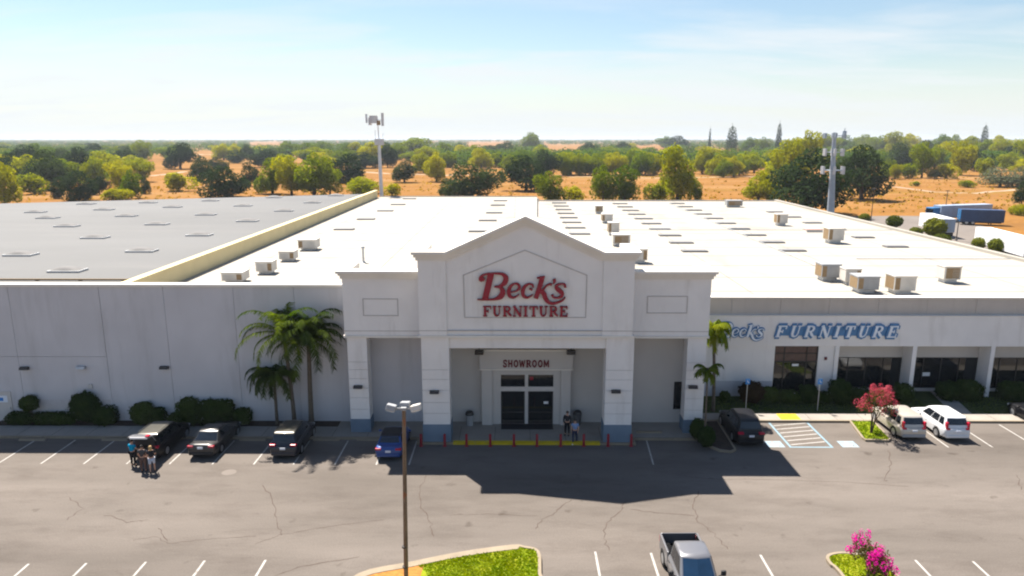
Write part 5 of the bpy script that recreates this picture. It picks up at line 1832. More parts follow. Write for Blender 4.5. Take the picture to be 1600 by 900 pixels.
def car(loc, rz, spec, label, cat='car', name='parked_car'):
    s = dict(L=4.6, W=1.84, H=1.67, belt=1.02, hood=.98, nose=.72, tail=.98, gb=(-2.16, 1.08), gt=(-1.86, .22), wb=.83, wt=.62, wheel=.35, axle=(-1.36, 1.36), glass='car_glass',
             roofcol=None, sill=.24, rails=False, hatch_open=False, deckdrop=0.0, clad=False, group='cars and trucks parked in front of the store')
    s.update(spec)
    root = thing(name, loc, label, cat, s['group'], rz)
    P = s['paint']; RP = s['roofcol'] or P
    hl, hw = s['L'] / 2, s['W'] / 2
    yr, yf = -hl, hl
    b = MB()
    st = [(yr, hw * .80, .42, s['tail'] - .26), (yr + .05, hw * .90, .34, s['tail'] - .06), (yr + .16, hw * .955, .30, s['tail']), (yr + .55, hw * .99, s['sill'], s['belt'] - s['deckdrop']),
          (s['gb'][0] + (.9 if s['deckdrop'] else .7), hw, s['sill'], s['belt']), (0, hw, s['sill'], s['belt']), (s['gb'][1] - .15, hw * .995, s['sill'], s['belt'] - .01), (s['gb'][1] + .15, hw * .985, s['sill'], s['hood']),
          (yf - .55, hw * .94, s['sill'] + .02, (s['hood'] + s['nose']) / 2 + .05), (yf - .18, hw * .85, .30, s['nose'] + .02), (yf - .04, hw * .72, .36, s['nose'] - .10), (yf, hw * .60, .42, s['nose'] - .2)]
    st.sort(key=lambda t: t[0])
    loft(b, st)
    body = b.build('body', P, root, sharp=50)
    # cabin
    zb, zt = s['belt'] - .04, s['H']
    (y0b, y1b), (y0t, y1t) = s['gb'], s['gt']
    wb, wt = s['wb'], s['wt']
    zs_ = zt - .10
    t_ = (zs_ - zb) / (zt - zb)
    wm = wb + (wt - wb) * .92 * t_
    y0m, y1m = y0b + (y0t - y0b) * t_, y1b + (y1t - y1b) * t_
    cb = MB()
    lv = [(y0b, y1b, wb, zb), (y0m, y1m, wm, zs_), (y0t + .02, y1t - .06, wt + .03, zt - .035), (y0t + .16, y1t - .22, wt - .14, zt)]
    rings = []
    for a0, a1, w_, z_ in lv:
        ym = (a0 + a1) / 2
        rings.append([(-w_ * .95, a0, z_), (0, a0 - .05, z_), (w_ * .95, a0, z_), (w_, a0 + .12, z_), (w_, ym, z_), (w_ * .97, a1 - .12, z_), (w_ * .88, a1, z_), (0, a1 + .08, z_), (-w_ * .88, a1, z_), (-w_ * .97, a1 - .12, z_), (-w_, ym, z_), (-w_, a0 + .12, z_)])
    n = 12
    cb.add([p for r_ in rings[:2] for p in r_], [(k, (k + 1) % n, n + (k + 1) % n, n + k) for k in range(n)], 0, True)
    cab = cb.build('cabin', P, root, sharp=40)
    rf = MB()
    rf.add([p for r_ in rings[1:] for p in r_], [(i * n + k, i * n + (k + 1) % n, (i + 1) * n + (k + 1) % n, (i + 1) * n + k) for i in range(2) for k in range(n)] + [tuple(2 * n + k for k in range(n))], 0, True)
    roof = rf.build('roof', RP, root, sharp=40)
    G = M[s['glass']]
    # windscreen and rear window follow the bowed ends in two halves
    for nm, sg, ya, yb2, mt in (('windshield', 1, y1b, y1m, M[s.get('screen', s['glass'])]), ('rear_window', -1, y0b, y0m, G)):
        ws = .88 if sg > 0 else .95
        bow = .08 if sg > 0 else -.05
        mb = MB()
        for sd in (-1, 1):
            if sg > 0:
                q = [(0, ya + bow, zb), (-sd * wb * ws, ya, zb), (-sd * wm * ws, yb2, zs_), (0, yb2 + bow, zs_)]
            else:
                q = [(0, ya + bow, zb), (sd * wb * ws, ya, zb), (sd * wm * ws, yb2, zs_), (0, yb2 + bow, zs_)]
            if sd < 0: q = [q[1], q[0], q[3], q[2]]
            u = (0, .93) if sd > 0 else (.07, 1)
            m2 = quad_panel(q, u[0], u[1], .14 if sg > 0 else s.get('rw0', .30), .97, .008)
            mb.add(m2.v, m2.f)
        if not (s['hatch_open'] and sg < 0):
            mb.build(nm, mt, root)
    for sd in (-1, 1):
        q = [(sd * wb, y0b + .12, zb), (sd * wb, y1b - .12, zb), (sd * wm, y1m - .12, zs_), (sd * wm, y0m + .12, zs_)]
        if sd < 0: q = [q[1], q[0], q[3], q[2]]
        cuts = s.get('cuts', [(.04, .24), (.27, .56), (.585, .93)])
        for u0, u1 in cuts:
            if sd < 0: u0, u1 = 1 - u1, 1 - u0
            quad_panel(q, u0, u1, .16, .93, .008).build('side_window', G, root)
        mr = MB().ell((sd * (hw + .10), y1b - .32, s['belt'] + .04), (.11, .07, .08), 8, 6)
        mr.tube([(sd * (hw - .06), y1b - .30, s['belt']), (sd * (hw + .05), y1b - .31, s['belt'] + .02)], .025, 6)
        mr.build('mirror', s.get('mirror', P), root)
        for k, yd in enumerate((.28, -.72)):
            MB().cbox(sd * hw * 1.0 - .012, sd * hw * 1.0 + .012, yd - .42, yd - .22, s['belt'] - .26, s['belt'] - .22, .008).build('door_handle', s.get('trim', M['black_trim']), root)
        for ya in s['axle']:
            # dark wheel opening with its wheel
            ar = MB()
            vs = [(sd * (hw * .995 + .004), ya + (s['wheel'] + .055) * cos(a), s['wheel'] + (s['wheel'] + .055) * sin(a)) for a in [i * pi / 12 for i in range(13)]]
            vs += [(sd * (hw * .6), p[1], p[2]) for p in vs]
            ar.add(vs, [tuple(range(13)) if sd > 0 else tuple(range(13))[::-1]] + [(i, i + 1, i + 14, i + 13) for i in range(12)])
            ar.build('wheel_arch', M['black_trim'], body)
            tm, rm = MB(), MB()
            wheel(tm, rm, sd * (hw + .015), ya, s['wheel'], sd)
            t = tm.build('wheel', M['tyre'], root)
            rm.build('rim', M['rim'], t)
        # lamps
        zt_ = s.get('tail_z', s['tail'] - .12)
        if s.get('tall_tail'):
            tl = MB().cbox(sd * hw * .78 - .07, sd * hw * .78 + .07, y0b - .06, y0b + .16, s['belt'] - .14, s['belt'] + .34, .03)
            tl.cbox(sd * hw * .70 - .13, sd * hw * .70 + .13, yr + .02, yr + .2, s['belt'] - .18, s['belt'] - .05, .03)
        else:
            tl = MB().cbox(sd * hw * .72 - .19, sd * hw * .72 + .19, yr - .004, yr + .2, zt_ - .07, zt_ + .07, .03)
        tl.build('taillight', M['tail'], root)
        MB().ell((sd * hw * .66, yf - .20, s['nose'] - .07), (.20, .14, .085), 10, 6).build('headlight', M['clear_lamp'], root)
    bp = MB().cbox(-hw * .84, hw * .84, yr - .05, yr + .22, .30, .52, .05)
    bp.build('bumper', s.get('bumper', M['black_trim']), root)
    bp = MB().cbox(-hw * .62, hw * .62, yf - .14, yf + .02, .26, .44, .04)
    bp.build('bumper', M['black_trim'], root)
    MB().cbox(-.17, .17, yr - .075, yr - .04, s.get('plate_z', .70), s.get('plate_z', .70) + .14, .01).build('licence_plate', M['plate'], root)
    if s['rails']:
        for sd in (-1, 1):
            rl = MB(); rl.tube([(sd * (wt + .0), y0t + .2, zt - .02), (sd * (wt + .0), y0t + .3, zt + .05), (sd * (wt + .0), y1t - .4, zt + .05), (sd * (wt + .0), y1t - .3, zt - .02)], .02, 6)
            rl.build('roof_rail', M['black_trim'], root)
    MB().box(-hw * .8, hw * .8, yr + .3, yf - .3, .16, s['sill'] + .03).build('underbody', M['black_trim'], root)
    return root, s


def place(px, py, rear_half, rot=0.0, y_off=0.0):
    """centre of a car whose rear bumper meets the ground at a photo pixel"""
    p = gz(px, py)
    return Vector((p.x, p.y + rear_half + y_off, 0))


blk = paint('black_car_paint', (0.006, 0.006, 0.008), 0.0, 0.38)
blk.node_tree.nodes['Principled BSDF'].inputs['Coat Weight'].default_value = .08
blk.node_tree.nodes['Principled BSDF'].inputs['Specular IOR Level'].default_value = .3
M['bed_liner'] = mat('bed_liner', (0.006, 0.006, 0.007), .9, .1)
dgr = paint('charcoal_car_paint', (0.03, 0.029, 0.03))
nav = paint('dark_blue_black_paint', (0.015, 0.018, 0.028))
blu = paint('blue_car_paint', (0.015, 0.055, 0.22))
wht = paint('white_car_paint', (0.60, 0.61, 0.63), 0.0)
bge = paint('champagne_car_paint', (0.48, 0.44, 0.385), 0.3)
roof_sheen = paint('tan_roof_sheen', (0.09, 0.085, 0.07), 0.4)  # roof sheen put into the colour, paler than the dark bodies
slv = paint('silver_grey_paint', (0.20, 0.20, 0.215), 0.45)

# crossover with its tailgate up
c1 = place(228, 722, 2.35)
r1, s1 = car(c1, 0.0, dict(paint=blk, roofcol=roof_sheen, hatch_open=True, rails=True, L=4.7, H=1.70, tail_z=.98, gb=(-2.16, 1.1), gt=(-1.9, .25), wheel=.36),
             'black car with its tailgate raised, tan sheen painted on the roof, three people behind it')
tg = MB()
n = 7
vs = []
for i in range(n):
    t = i / (n - 1)
    y, z = -1.92 - .95 * t, 1.70 + .22 * sin(t * 1.5) - .02 * t
    vs += [(-.70 + .03 * t, y, z), (.70 - .03 * t, y, z), (-.70 + .03 * t, y, z - .06), (.70 - .03 * t, y, z - .06)]
fs = []
for i in range(n - 1):
    a = 4 * i
    fs += [(a, a + 4, a + 5, a + 1), (a + 2, a + 3, a + 7, a + 6), (a, a + 2, a + 6, a + 4), (a + 1, a + 5, a + 7, a + 3)]
fs += [(0, 1, 3, 2), (4 * n - 4, 4 * n - 2, 4 * n - 1, 4 * n - 3)]
tg.add(vs, fs, 0, True)
gate = tg.build('tailgate', slv, r1)
gate['label'] = 'tailgate raised level with the roof, pale on its edge'
MB().cbox(-.55, .55, -2.90, -2.84, 1.78, 1.90, .02).build('tailgate_trim', M['paper'], gate)
MB().cbox(.42, .66, -2.92, -2.62, 1.93, 2.0, .02).build('tail_lamp', M['tail'], gate)
for sd in (-1, 1):
    MB().tube([(sd * .62, -2.0, 1.25), (sd * .58, -2.45, 1.86)], .014, 6).build('gas_strut', M['metal_grey'], gate)
op = MB().box(-.70, .70, -2.36, -2.24, .72, 1.04)
op.box(-.60, .60, -2.235, -1.98, 1.03, 1.64)
op.build('cargo_opening', M['black_trim'], r1)

c2 = place(315, 718, 2.35)
car(c2, 0.0, dict(paint=dgr, L=4.75, W=1.83, H=1.45, belt=.92, hood=.90, nose=.66, tail=.98, gb=(-1.62, 1.02), gt=(-.92, .14), wt=.58, wheel=.33, deckdrop=0, rw0=.12, tail_z=.86,
                  cuts=[(.10, .46), (.485, .90)], plate_z=.74), 'charcoal sedan with sun glinting on its rear window, beside the open tailgate car')
c3 = place(443, 719, 2.3)
car(c3, 0.0, dict(paint=nav, roofcol=roof_sheen, L=4.6, H=1.70, rails=True, tail_z=.98, wheel=.36, bumper=nav, plate_z=.72), 'dark crossover parked alone in front of the three palms')
c4 = place(607, 721, 2.0)
car(c4, 0.0, dict(paint=blu, roofcol=M['black_trim'], L=4.0, W=1.76, H=1.42, belt=.93, hood=.92, nose=.70, tail=.92, gb=(-1.55, .92), gt=(-1.05, .15), wb=.78, wt=.58, wheel=.31, axle=(-1.2, 1.22), tail_z=.80,
                  cuts=[(.08, .40), (.43, .92)], plate_z=.62, bumper=blu), 'small blue car with a black roof partly hidden by the lamp post')
c5 = place(1173, 700, 2.4)
car(c5, 0.0, dict(paint=blk, L=4.8, W=1.90, H=1.78, belt=1.06, hood=1.02, nose=.78, tail=1.02, wheel=.37, tail_z=1.0, bumper=blk, rails=True, plate_z=.78), 'black sport utility car left of the striped access aisle')
c6 = place(1427, 690, 2.27)
car(c6, 0.0, dict(paint=bge, L=4.55, H=1.68, tall_tail=True, bumper=M['hvac_grey'], trim=bge), 'champagne beige crossover next to the pink flowering tree')
c7 = place(1495, 691, 2.27)
car(c7, 0.0, dict(paint=wht, L=4.55, H=1.68, tall_tail=True, bumper=wht, trim=wht), 'white crossover right of the champagne beige one')
c8 = Vector((gz(1594, 690).x + 3.4, c7.y + 1.0, 0))
car(c8, 0.0, dict(paint=blk, L=4.6, W=1.84, H=1.5, belt=.95, hood=.92, gb=(-1.9, 1.0), gt=(-1.3, .15)), 'dark car cut off by the right edge of the view')


# pickup truck facing the camera
def pickup(loc, rz, label):
    root = thing('pickup_truck', loc, label, 'pickup truck', 'cars and trucks parked in front of the store', rz)
    hw, hl = .93, 2.85
    b = MB()
    st = [(-.78, hw * .97, .38, 1.16), (-.70, hw, .34, 1.18), (.4, hw, .34, 1.18), (1.05, hw * .995, .34, 1.16), (1.25, hw * .99, .34, 1.13), (2.3, hw * .97, .36, 1.08), (2.68, hw * .92, .38, 1.02), (2.80, hw * .85, .44, .92), (2.85, hw * .78, .5, .8)]
    loft(b, st)
    body = b.build('body', slv, root, sharp=50)
    zb, zt = 1.15, 1.95
    lv = [(-.74, 1.30, .84, zb), (-.66, .58, .70, zt - .08), (-.60, .50, .66, zt - .025), (-.45, .34, .52, zt)]
    rings = []
    for a0, a1, w_, z_ in lv:
        ym = (a0 + a1) / 2
        rings.append([(-w_ * .94, a0, z_), (0, a0 - .02, z_), (w_ * .94, a0, z_), (w_, a0 + .1, z_), (w_, ym, z_), (w_ * .98, a1 - .1, z_), (w_ * .90, a1, z_), (0, a1 + .09, z_), (-w_ * .90, a1, z_), (-w_ * .98, a1 - .1, z_), (-w_, ym, z_), (-w_, a0 + .1, z_)])
    n = 12
    MB().add([p for r_ in rings[:2] for p in r_], [(k, (k + 1) % n, n + (k + 1) % n, n + k) for k in range(n)], 0, True).build('cabin', slv, root, sharp=40)
    MB().add([p for r_ in rings[1:] for p in r_], [(i * n + k, i * n + (k + 1) % n, (i + 1) * n + (k + 1) % n, (i + 1) * n + k) for i in range(2) for k in range(n)] + [tuple(2 * n + k for k in range(n))], 0, True).build('roof', slv, root, sharp=40)
    wb, wm = .84, .70
    mb = MB()
    for sd in (-1, 1):
        q = [(0, 1.39, zb), (-sd * wb * .9, 1.30, zb), (-sd * wm * .9, .58, zt - .08), (0, .67, zt - .08)]
        if sd < 0: q = [q[1], q[0], q[3], q[2]]
        m2 = quad_panel(q, 0 if sd > 0 else .06, .94 if sd > 0 else 1, .08, .95, .008)
        mb.add(m2.v, m2.f)
    mb.build('windshield', M['windscreen'], root)
    mb = MB().tube([(-.55, 1.36, 1.15), (.1, 1.42, 1.22)], .012, 5).tube([(.1, 1.40, 1.15), (.62, 1.34, 1.2)], .012, 5)
    mb.build('wiper', M['black_trim'], root)
    q = [(.62, -.755, zb), (-.62, -.755, zb), (-.52, -.68, zt - .08), (.52, -.68, zt - .08)]
    quad_panel(q[::-1] if False else [q[1], q[0], q[3], q[2]], .05, .95, .25, .92, .02).build('rear_window', M['car_glass'], root)
    for sd in (-1, 1):
        q = [(sd * wb, -.64, zb), (sd * wb, 1.20, zb), (sd * wm, .48, zt - .08), (sd * wm, -.56, zt - .08)]
        if sd < 0: q = [q[1], q[0], q[3], q[2]]
        for u0, u1 in ((.05, .36), (.40, .94)):
            if sd < 0: u0, u1 = 1 - u1, 1 - u0
            quad_panel(q, u0, u1, .14, .93, .008).build('side_window', M['car_glass'], root)
        mr = MB().cbox(sd * 1.16 - .11, sd * 1.16 + .11, .86, .98, 1.16, 1.40, .03).tube([(sd * .92, .95, 1.14), (sd * 1.1, .93, 1.22)], .03, 6)
        mr.build('mirror', M['black_trim'], root)
        for ya in (-1.62, 1.85):
            R_ = .39
            ar = MB()
            vs = [(sd * (hw + .006), ya + (R_ + .07) * cos(a), R_ + (R_ + .07) * sin(a)) for a in [i * pi / 12 for i in range(13)]]
            vs += [(sd * (hw * .6), p[1], p[2]) for p in vs]
            ar.add(vs, [tuple(range(13)) if sd > 0 else tuple(range(13))[::-1]] + [(i, i + 1, i + 14, i + 13) for i in range(12)])
            ar.build('wheel_arch', M['black_trim'], body)
            tm, rm = MB(), MB()
            wheel(tm, rm, sd * (hw + .02), ya, R_, sd)
            t = tm.build('wheel', M['tyre'], root); rm.build('rim', M['rim'], t)
        MB().cbox(sd * .74 - .18, sd * .74 + .18, 2.62, 2.80, .80, .98, .03).build('headlight', M['clear_lamp'], root)
        MB().cbox(sd * hw * .93 - .06, sd * hw * .93 + .06, -2.46, -2.3, .78, 1.12, .02).build('taillight', M['tail'], root)
        for yd in (.32, -.45):
            MB().cbox(sd * hw - .015, sd * hw + .02, yd - .1, yd + .1, .96, 1.0, .01).build('door_handle', M['black_trim'], root)
    MB().cbox(-.52, .52, 2.74, 2.87, .66, .96, .03).build('grille', M['black_trim'], root)
    MB().cbox(-.93, .93, 2.72, 2.98, .40, .62, .05).build('bumper', M['rim'], root)
    MB().cbox(-.88, .88, -2.56, -2.46, .46, .62, .04).build('bumper', M['rim'], root)
    # open cargo bed
    bd = MB(); BR = -2.42
    bd.box(-hw + .09, hw - .09, BR + .05, -.80, .52, .70, 1)
    for sd in (-1, 1):
        a0, a1 = sorted((sd * (hw - .09), sd * hw))
        bd.cbox(a0, a1, BR + .03, -.79, .46, 1.24, .025)
        c0, c1 = sorted((sd * (hw - .11), sd * (hw - .091)))
        bd.box(c0, c1, BR + .07, -.82, .70, 1.215, 1)
        e0, e1 = sorted((sd * .52, sd * (hw - .111)))
        bd.box(e0, e1, -2.05, -1.25, .70, .92, 1)
    bd.box(-hw + .112, hw - .112, -.84, -.80, .70, 1.22, 1)
    bed = bd.build('cargo_bed', [slv, M['bed_liner']], root)
    MB().cbox(-hw + .091, hw - .091, BR - .03, BR + .03, .56, 1.225, .02).build('tailgate', slv, root)
    MB().box(-.8, .8, -2.3, 2.5, .26, .45).build('underbody', M['black_trim'], root)
    return root


rl_, rr_ = gz(1036, 832, 1.24), gz(1085, 832, 1.24)
xc = (gz(1035, 832, 1.24).x + gz(1086, 832, 1.24).x) / 2
pickup(Vector((xc + .05, rl_.y - 2.42, 0)), pi + R(1.2), 'silver grey pickup truck with an empty dark bed facing the camera')


# ------------------------------------------------------------------ trailers in the yard behind
def box_trailer(p, rz, L, W, H, z0, mats, label, name, cat, wheels=True, door=None):
    root = thing(name, (p[0], p[1], 0), label, cat, 'trucks and trailers in the yard', rz)
    b = MB()
    b.cbox(-W / 2, W / 2, 0, L, z0, z0 + H, .04)
    k = int(L / 1.2)
    for i in range(1, k):
        for sd in (-1, 1):
            a0, a1 = sorted((sd * W / 2, sd * (W / 2 + .02)))
            b.box(a0, a1, i * L / k - .03, i * L / k + .03, z0 + .1, z0 + H - .1)
    b.build('box_body', M[mats[0]], root)
    d = MB()
    for sd in (-1, 1):
        d.cbox(sd * W / 4 - W / 4 + .03, sd * W / 4 + W / 4 - .03, -.05, -.002, z0 + .08, z0 + H - .08, .01)
    d = d.build('rear_door', M[mats[1]], root)
    MB().tube([(-.25, -.08, z0 + .2), (-.25, -.08, z0 + H - .2)], .03, 6).tube([(.25, -.08, z0 + .2), (.25, -.08, z0 + H - .2)], .03, 6).build('lock_rod', M['metal_grey'], d)
    if wheels:
        for ya in (1.4, 2.7):
            for sd in (-1, 1):
                tm, rm = MB(), MB()
                wheel(tm, rm, sd * (W / 2 - .02), ya, .5, sd)
                t = tm.build('wheel', M['tyre'], root); rm.build('rim', M['rim'], t)
        f = MB().box(-.5, .5, .2, L - .3, z0 - .28, z0 - .001)
        f.box(-.9, -.75, L - 2.6, L - 2.4, .05, z0 - .05).box(.75, .9, L - 2.6, L - 2.4, .05, z0 - .05)
        f.box(-1.1, 1.1, .05, .15, .45, z0 - .02)
        f.build('chassis', M['black_trim'], root)
    return root


q1, q2 = gz(1484, 372), gz(1420, 352)
ang = math.atan2(-(q2.x - q1.x), q2.y - q1.y)
box_trailer((q1.x - .6, q1.y), ang, 11.5, 2.6, 2.8, 1.15, ('trailer_white', 'trailer_grey'), 'white box trailer behind the largest clipped round tree', 'box_trailer', 'trailer')
q1, q2 = gz(1532, 388), gz(1650, 425)
ang = math.atan2(-(q2.x - q1.x), q2.y - q1.y)
box_trailer((q1.x, q1.y), ang, 17.0, 2.6, 2.8, 1.15, ('trailer_white', 'trailer_white'), 'long white trailer running out of the right edge behind the roof', 'box_trailer', 'trailer')
q1, q2 = gz(1497, 350), gz(1562, 352)
ang = math.atan2(-(q2.x - q1.x), q2.y - q1.y)
box_trailer((q1.x, q1.y), ang, 9.0, 2.5, 2.9, .7, ('trailer_navy', 'trailer_blue'), 'navy blue container trailer with a lighter blue end', 'container_trailer', 'trailer')
# truck: blue cab and grey blue box
q1 = gz(1541, 343); q2 = gz(1462, 346)
ang = math.atan2(-(q2.x - q1.x), q2.y - q1.y)
tr = box_trailer((q1.x, q1.y), ang, (q2 - q1).length, 2.5, 2.9, 1.05, ('trailer_grey', 'trailer_grey'), 'truck with a blue cab and a long grey blue box behind the white trailer', 'box_truck', 'truck')
LT = (q2 - q1).length
cbm = MB().cbox(-1.2, 1.2, LT + .25, LT + 2.3, .6, 3.5, .12).cbox(-1.1, 1.1, LT + 2.25, LT + 3.6, .6, 1.9, .12)
cbm = cbm.build('cab', M['trailer_blue'], tr)
MB().box(-1.05, 1.05, LT + 2.29, LT + 2.33, 2.2, 3.2).build('windshield', M['car_glass'], cbm)
for sd in (-1, 1):
    tm, rm = MB(), MB()
    wheel(tm, rm, sd * 1.18, LT + 2.9, .5, sd)
    t = tm.build('wheel', M['tyre'], tr); rm.build('rim', M['rim'], t)


# ------------------------------------------------------------------ roof coolers
def cooler(px, base, wpx, hpx, z, label, pad_side='left', grey=False, tall=False):
    p = gz(px, base, z)
    k = mpp(p)
    w, h = wpx * k * .93, hpx * k * .96
    dpt = min(w, 1.9) * .9
    root = thing('roof_cooler', (p.x, p.y + dpt / 2, z), label, 'roof cooler', 'cooling units on the roof')
    bh = h * .22
    MB().box(-w * .36, w * .36, -dpt * .36, dpt * .36, -.02, bh).build('stand', M['metal_grey'], root)
    cas = MB().cbox(-w / 2, w / 2, -dpt / 2, dpt / 2, bh, h, .04)
    cas.cbox(-w / 2 - .03, w / 2 + .03, -dpt / 2 - .03, dpt / 2 + .03, h - .10, h + .03, .02)
    cas = cas.build('casing', M['hvac_grey' if grey else 'hvac'], root)
    pd = MB()
    if pad_side == 'left':
        pd.box(-w / 2 - .012, -w / 2 - .001, -dpt * .42, dpt * .42, bh + .1, h - .14)
        pd.box(-w * .47, -w * .25, -dpt / 2 - .014, -dpt / 2 - .001, bh + .1, h - .14)
    elif pad_side == 'right':
        pd.box(w * .22, w * .46, -dpt / 2 - .014, -dpt / 2 - .001, bh + .1, h - .14)
    else:
        pd.box(-w * .4, w * .4, -dpt / 2 - .014, -dpt / 2 - .001, bh + .1, h - .14)
    nb = 6
    for i in range(nb):
        zz = bh + .12 + (h - .3 - bh) * i / nb
        pd.box(w * .0 - .02 if pad_side != 'right' else -w * .4, w * .40 if pad_side != 'right' else w * .1, -dpt / 2 - .03, -dpt / 2 - .015, zz, zz + .02, 1)
    pd.build('pad_panel', [M['hvac_pad'], M['metal_grey']], root)


for a in [(363, 443, 36, 18, zw, 'cooler nearest the parapet left of the portico', 'right'), (413, 429, 28, 21, zw, 'second cooler back from the left parapet', 'right'),
          (448, 409, 26, 17, zw, 'third cooler back from the left parapet', 'right'), (480, 392, 30, 18, zw, 'farthest of the four coolers beside the cream roof edge', 'left'),
          (936, 334, 13, 13, zr, 'farthest small brownish unit in the row right of the peak', 'front'), (949, 349, 18, 15, zr, 'second unit from the back in the row right of the peak', 'left'),
          (959, 368, 18, 21, zr, 'middle tall unit in the row right of the peak', 'left'), (971, 385, 29, 19, zr, 'wide low unit in the row right of the peak', 'front'),
          (1000, 412, 24, 24, zr, 'nearest unit in the row, half hidden behind the gable shoulder', 'right'),
          (1148, 324, 26, 11, zr, 'low grey unit at the back edge of the white roof', 'front', True), (1222, 353, 18, 19, zr, 'small pale unit near the right back of the roof', 'left'),
          (1306, 381, 26, 25, zr, 'pale unit alone in the middle of the right roof', 'left'), (1298, 440, 32, 28, zr, 'left rear cooler of the cluster of three by the right parapet', 'left', True),
          (1332, 446, 26, 27, zr, 'pale middle cooler of the cluster of three by the right parapet', 'right'), (1356, 459, 36, 28, zr, 'front grey cooler of the cluster of three by the right parapet', 'left', True),
          (1413, 461, 36, 31, zr, 'beige cooler right of the cluster of three', 'left'), (1487, 443, 28, 28, zr, 'rightmost cooler with a dark top band', 'front')]:
    cooler(*a)
p = gz(1270, 362, zr)
r = thing('roof_hatch', p, 'low pinkish hatch cover on the right roof between two pale units', 'roof hatch')
MB().box(-1.1, 1.1, -.6, .6, -.02, .3).build('frame', M['hvac'], r)
MB().cbox(-1.15, 1.15, -.65, .65, .3, .42, .04).build('lid', mat('pink_grey_lid', (.52, .36, .32), .7, .2, var=.08), r)
for px, base, hp, z, lb in ((568, 410, 23, zw, 'pale upright vent pipe behind the left wing'), (840, 348, 36, zr, 'dark vent pipe behind the gable just right of the peak')):
    p = gz(px, base, z); h = hp * mpp(p)
    r = thing('vent_pipe', p, lb, 'vent pipe')
    mm = M['metal_grey'] if px < 700 else M['hvac_grey']
    MB().tube([(0, 0, -.02), (0, 0, h)], .11 if px < 700 else .1, 10).build('pipe', mm, r)
    MB().tube([(0, 0, h + .02), (0, 0, h + .16)], [.2, .16], 10).build('rain_cap', mm, r)
    MB().tube([(0, 0, -.02), (0, 0, .12)], [.26, .14], 10).build('flashing', mm, r)


# ------------------------------------------------------------------ posts and masts
p = gz(635, 934)
hp_ = gy(631, 640, p.y).z
lp = thing('lamp_post', (p.x, p.y, 0), 'tall rusty brown parking lamp post with three lamp heads', 'lamp post')
x_top = gy(631, 640, p.y).x - p.x
ml_ = MB().tube([(0, 0, -.02), (x_top * .5, 0, hp_ * .5), (x_top, 0, hp_)], [.105, .092, .078], 10)
ml_.build('pole', M['rust'], lp)
MB().cbox(-.28, .28, -.28, .28, -.02, .5, .04).build('concrete_base', M['concrete'], lp)
for zf in (.28, .17):
    MB().tube([(0, 0, hp_ * zf), (0, 0, hp_ * zf + .07)], .125, 10).build('band_clamp', M['lamp_dark'], lp)
MB().cbox(x_top - .12, x_top + .12, -.12, .12, hp_ - .02, hp_ + .12, .02).build('bracket', M['hvac_grey'], lp)
MB().tube([(x_top - .45, 0, hp_ + .05), (x_top + .45, 0, hp_ + .05)], .035, 6).build('cross_arm', M['hvac_grey'], lp)
for dx, tilt, nm in ((-.52, .25, 0), (.52, -.25, 0), (0.02, 0, 1)):
    mb = MB()
    w2, d2, h2 = (.20, .26, .13)
    mb.cbox(-w2, w2, -d2, d2, -h2, h2, .04)
    mb.box(-w2 * .8, w2 * .8, -d2 * .8, d2 * .8, -h2 - .02, -h2 - .001, 1)
    o = mb.build('lamp_head', [M['hvac_grey'] if nm or dx < 0 else M['hvac'], M['clear_lamp']], lp)  # right head paler, its sunlit brightness put into the colour
    o.location = (x_top + dx, -.02 if not nm else .30, hp_ + .10)
    o.rotation_euler = (R(-14), tilt, 0)

p = gz(597, 300, 0); D_ = 149.0
bx = gy(597, 300, D_)
tp = gy(594, 182, D_)
ms_ = thing('radio_mast', (bx.x, D_, 0), 'pale mast with drum-shaped antennas at its top behind the grey roof corner', 'mast')
kk = mpp(bx)
MB().tube([(0, 0, -.02), (-.15, 0, 9), (-.25, 0, 19.6)], [.46, .40, .30], 12).build('pole', M['galv_white'], ms_)
MB().tube([(-.25, 0, 19.5), (-.4, 0, tp.z)], [.12, .08], 8).build('top_mast', M['galv_white'], ms_)
eq = MB().cbox(-1.1, .7, -.5, .5, 18.6, 19.9, .1)
eq.build('equipment_box', M['antenna'], ms_)
for dx, dz, rr_, hh, mm in ((-.9, -.6, .85, 1.5, 'antenna'), (-2.3, -.4, .22, 1.8, 'galv_white'), (1.0, -.6, .28, 2.6, 'antenna'), (-1.6, -1.0, .35, 1.5, 'galv_white'), (.15, -1.3, .4, .9, 'hvac_pad')):
    MB().tube([(dx - .3, -.2, tp.z + dz - hh / 2), (dx - .3, -.2, tp.z + dz + hh / 2)], rr_, 12).build('antenna_drum', M[mm], ms_)
MB().tube([(-2.6, -.1, tp.z - .7), (.8, -.1, tp.z - .7)], .07, 6).build('cross_arm', M['galv_white'], ms_)
MB().tube([(-1.0, .1, 18.8), (-1.0, .1, 21.6)], .06, 6).build('whip_antenna', M['galv_white'], ms_)
MB().tube([(.6, .1, 18.9), (.6, .1, 21)], .05, 6).build('whip_antenna', M['galv_white'], ms_)

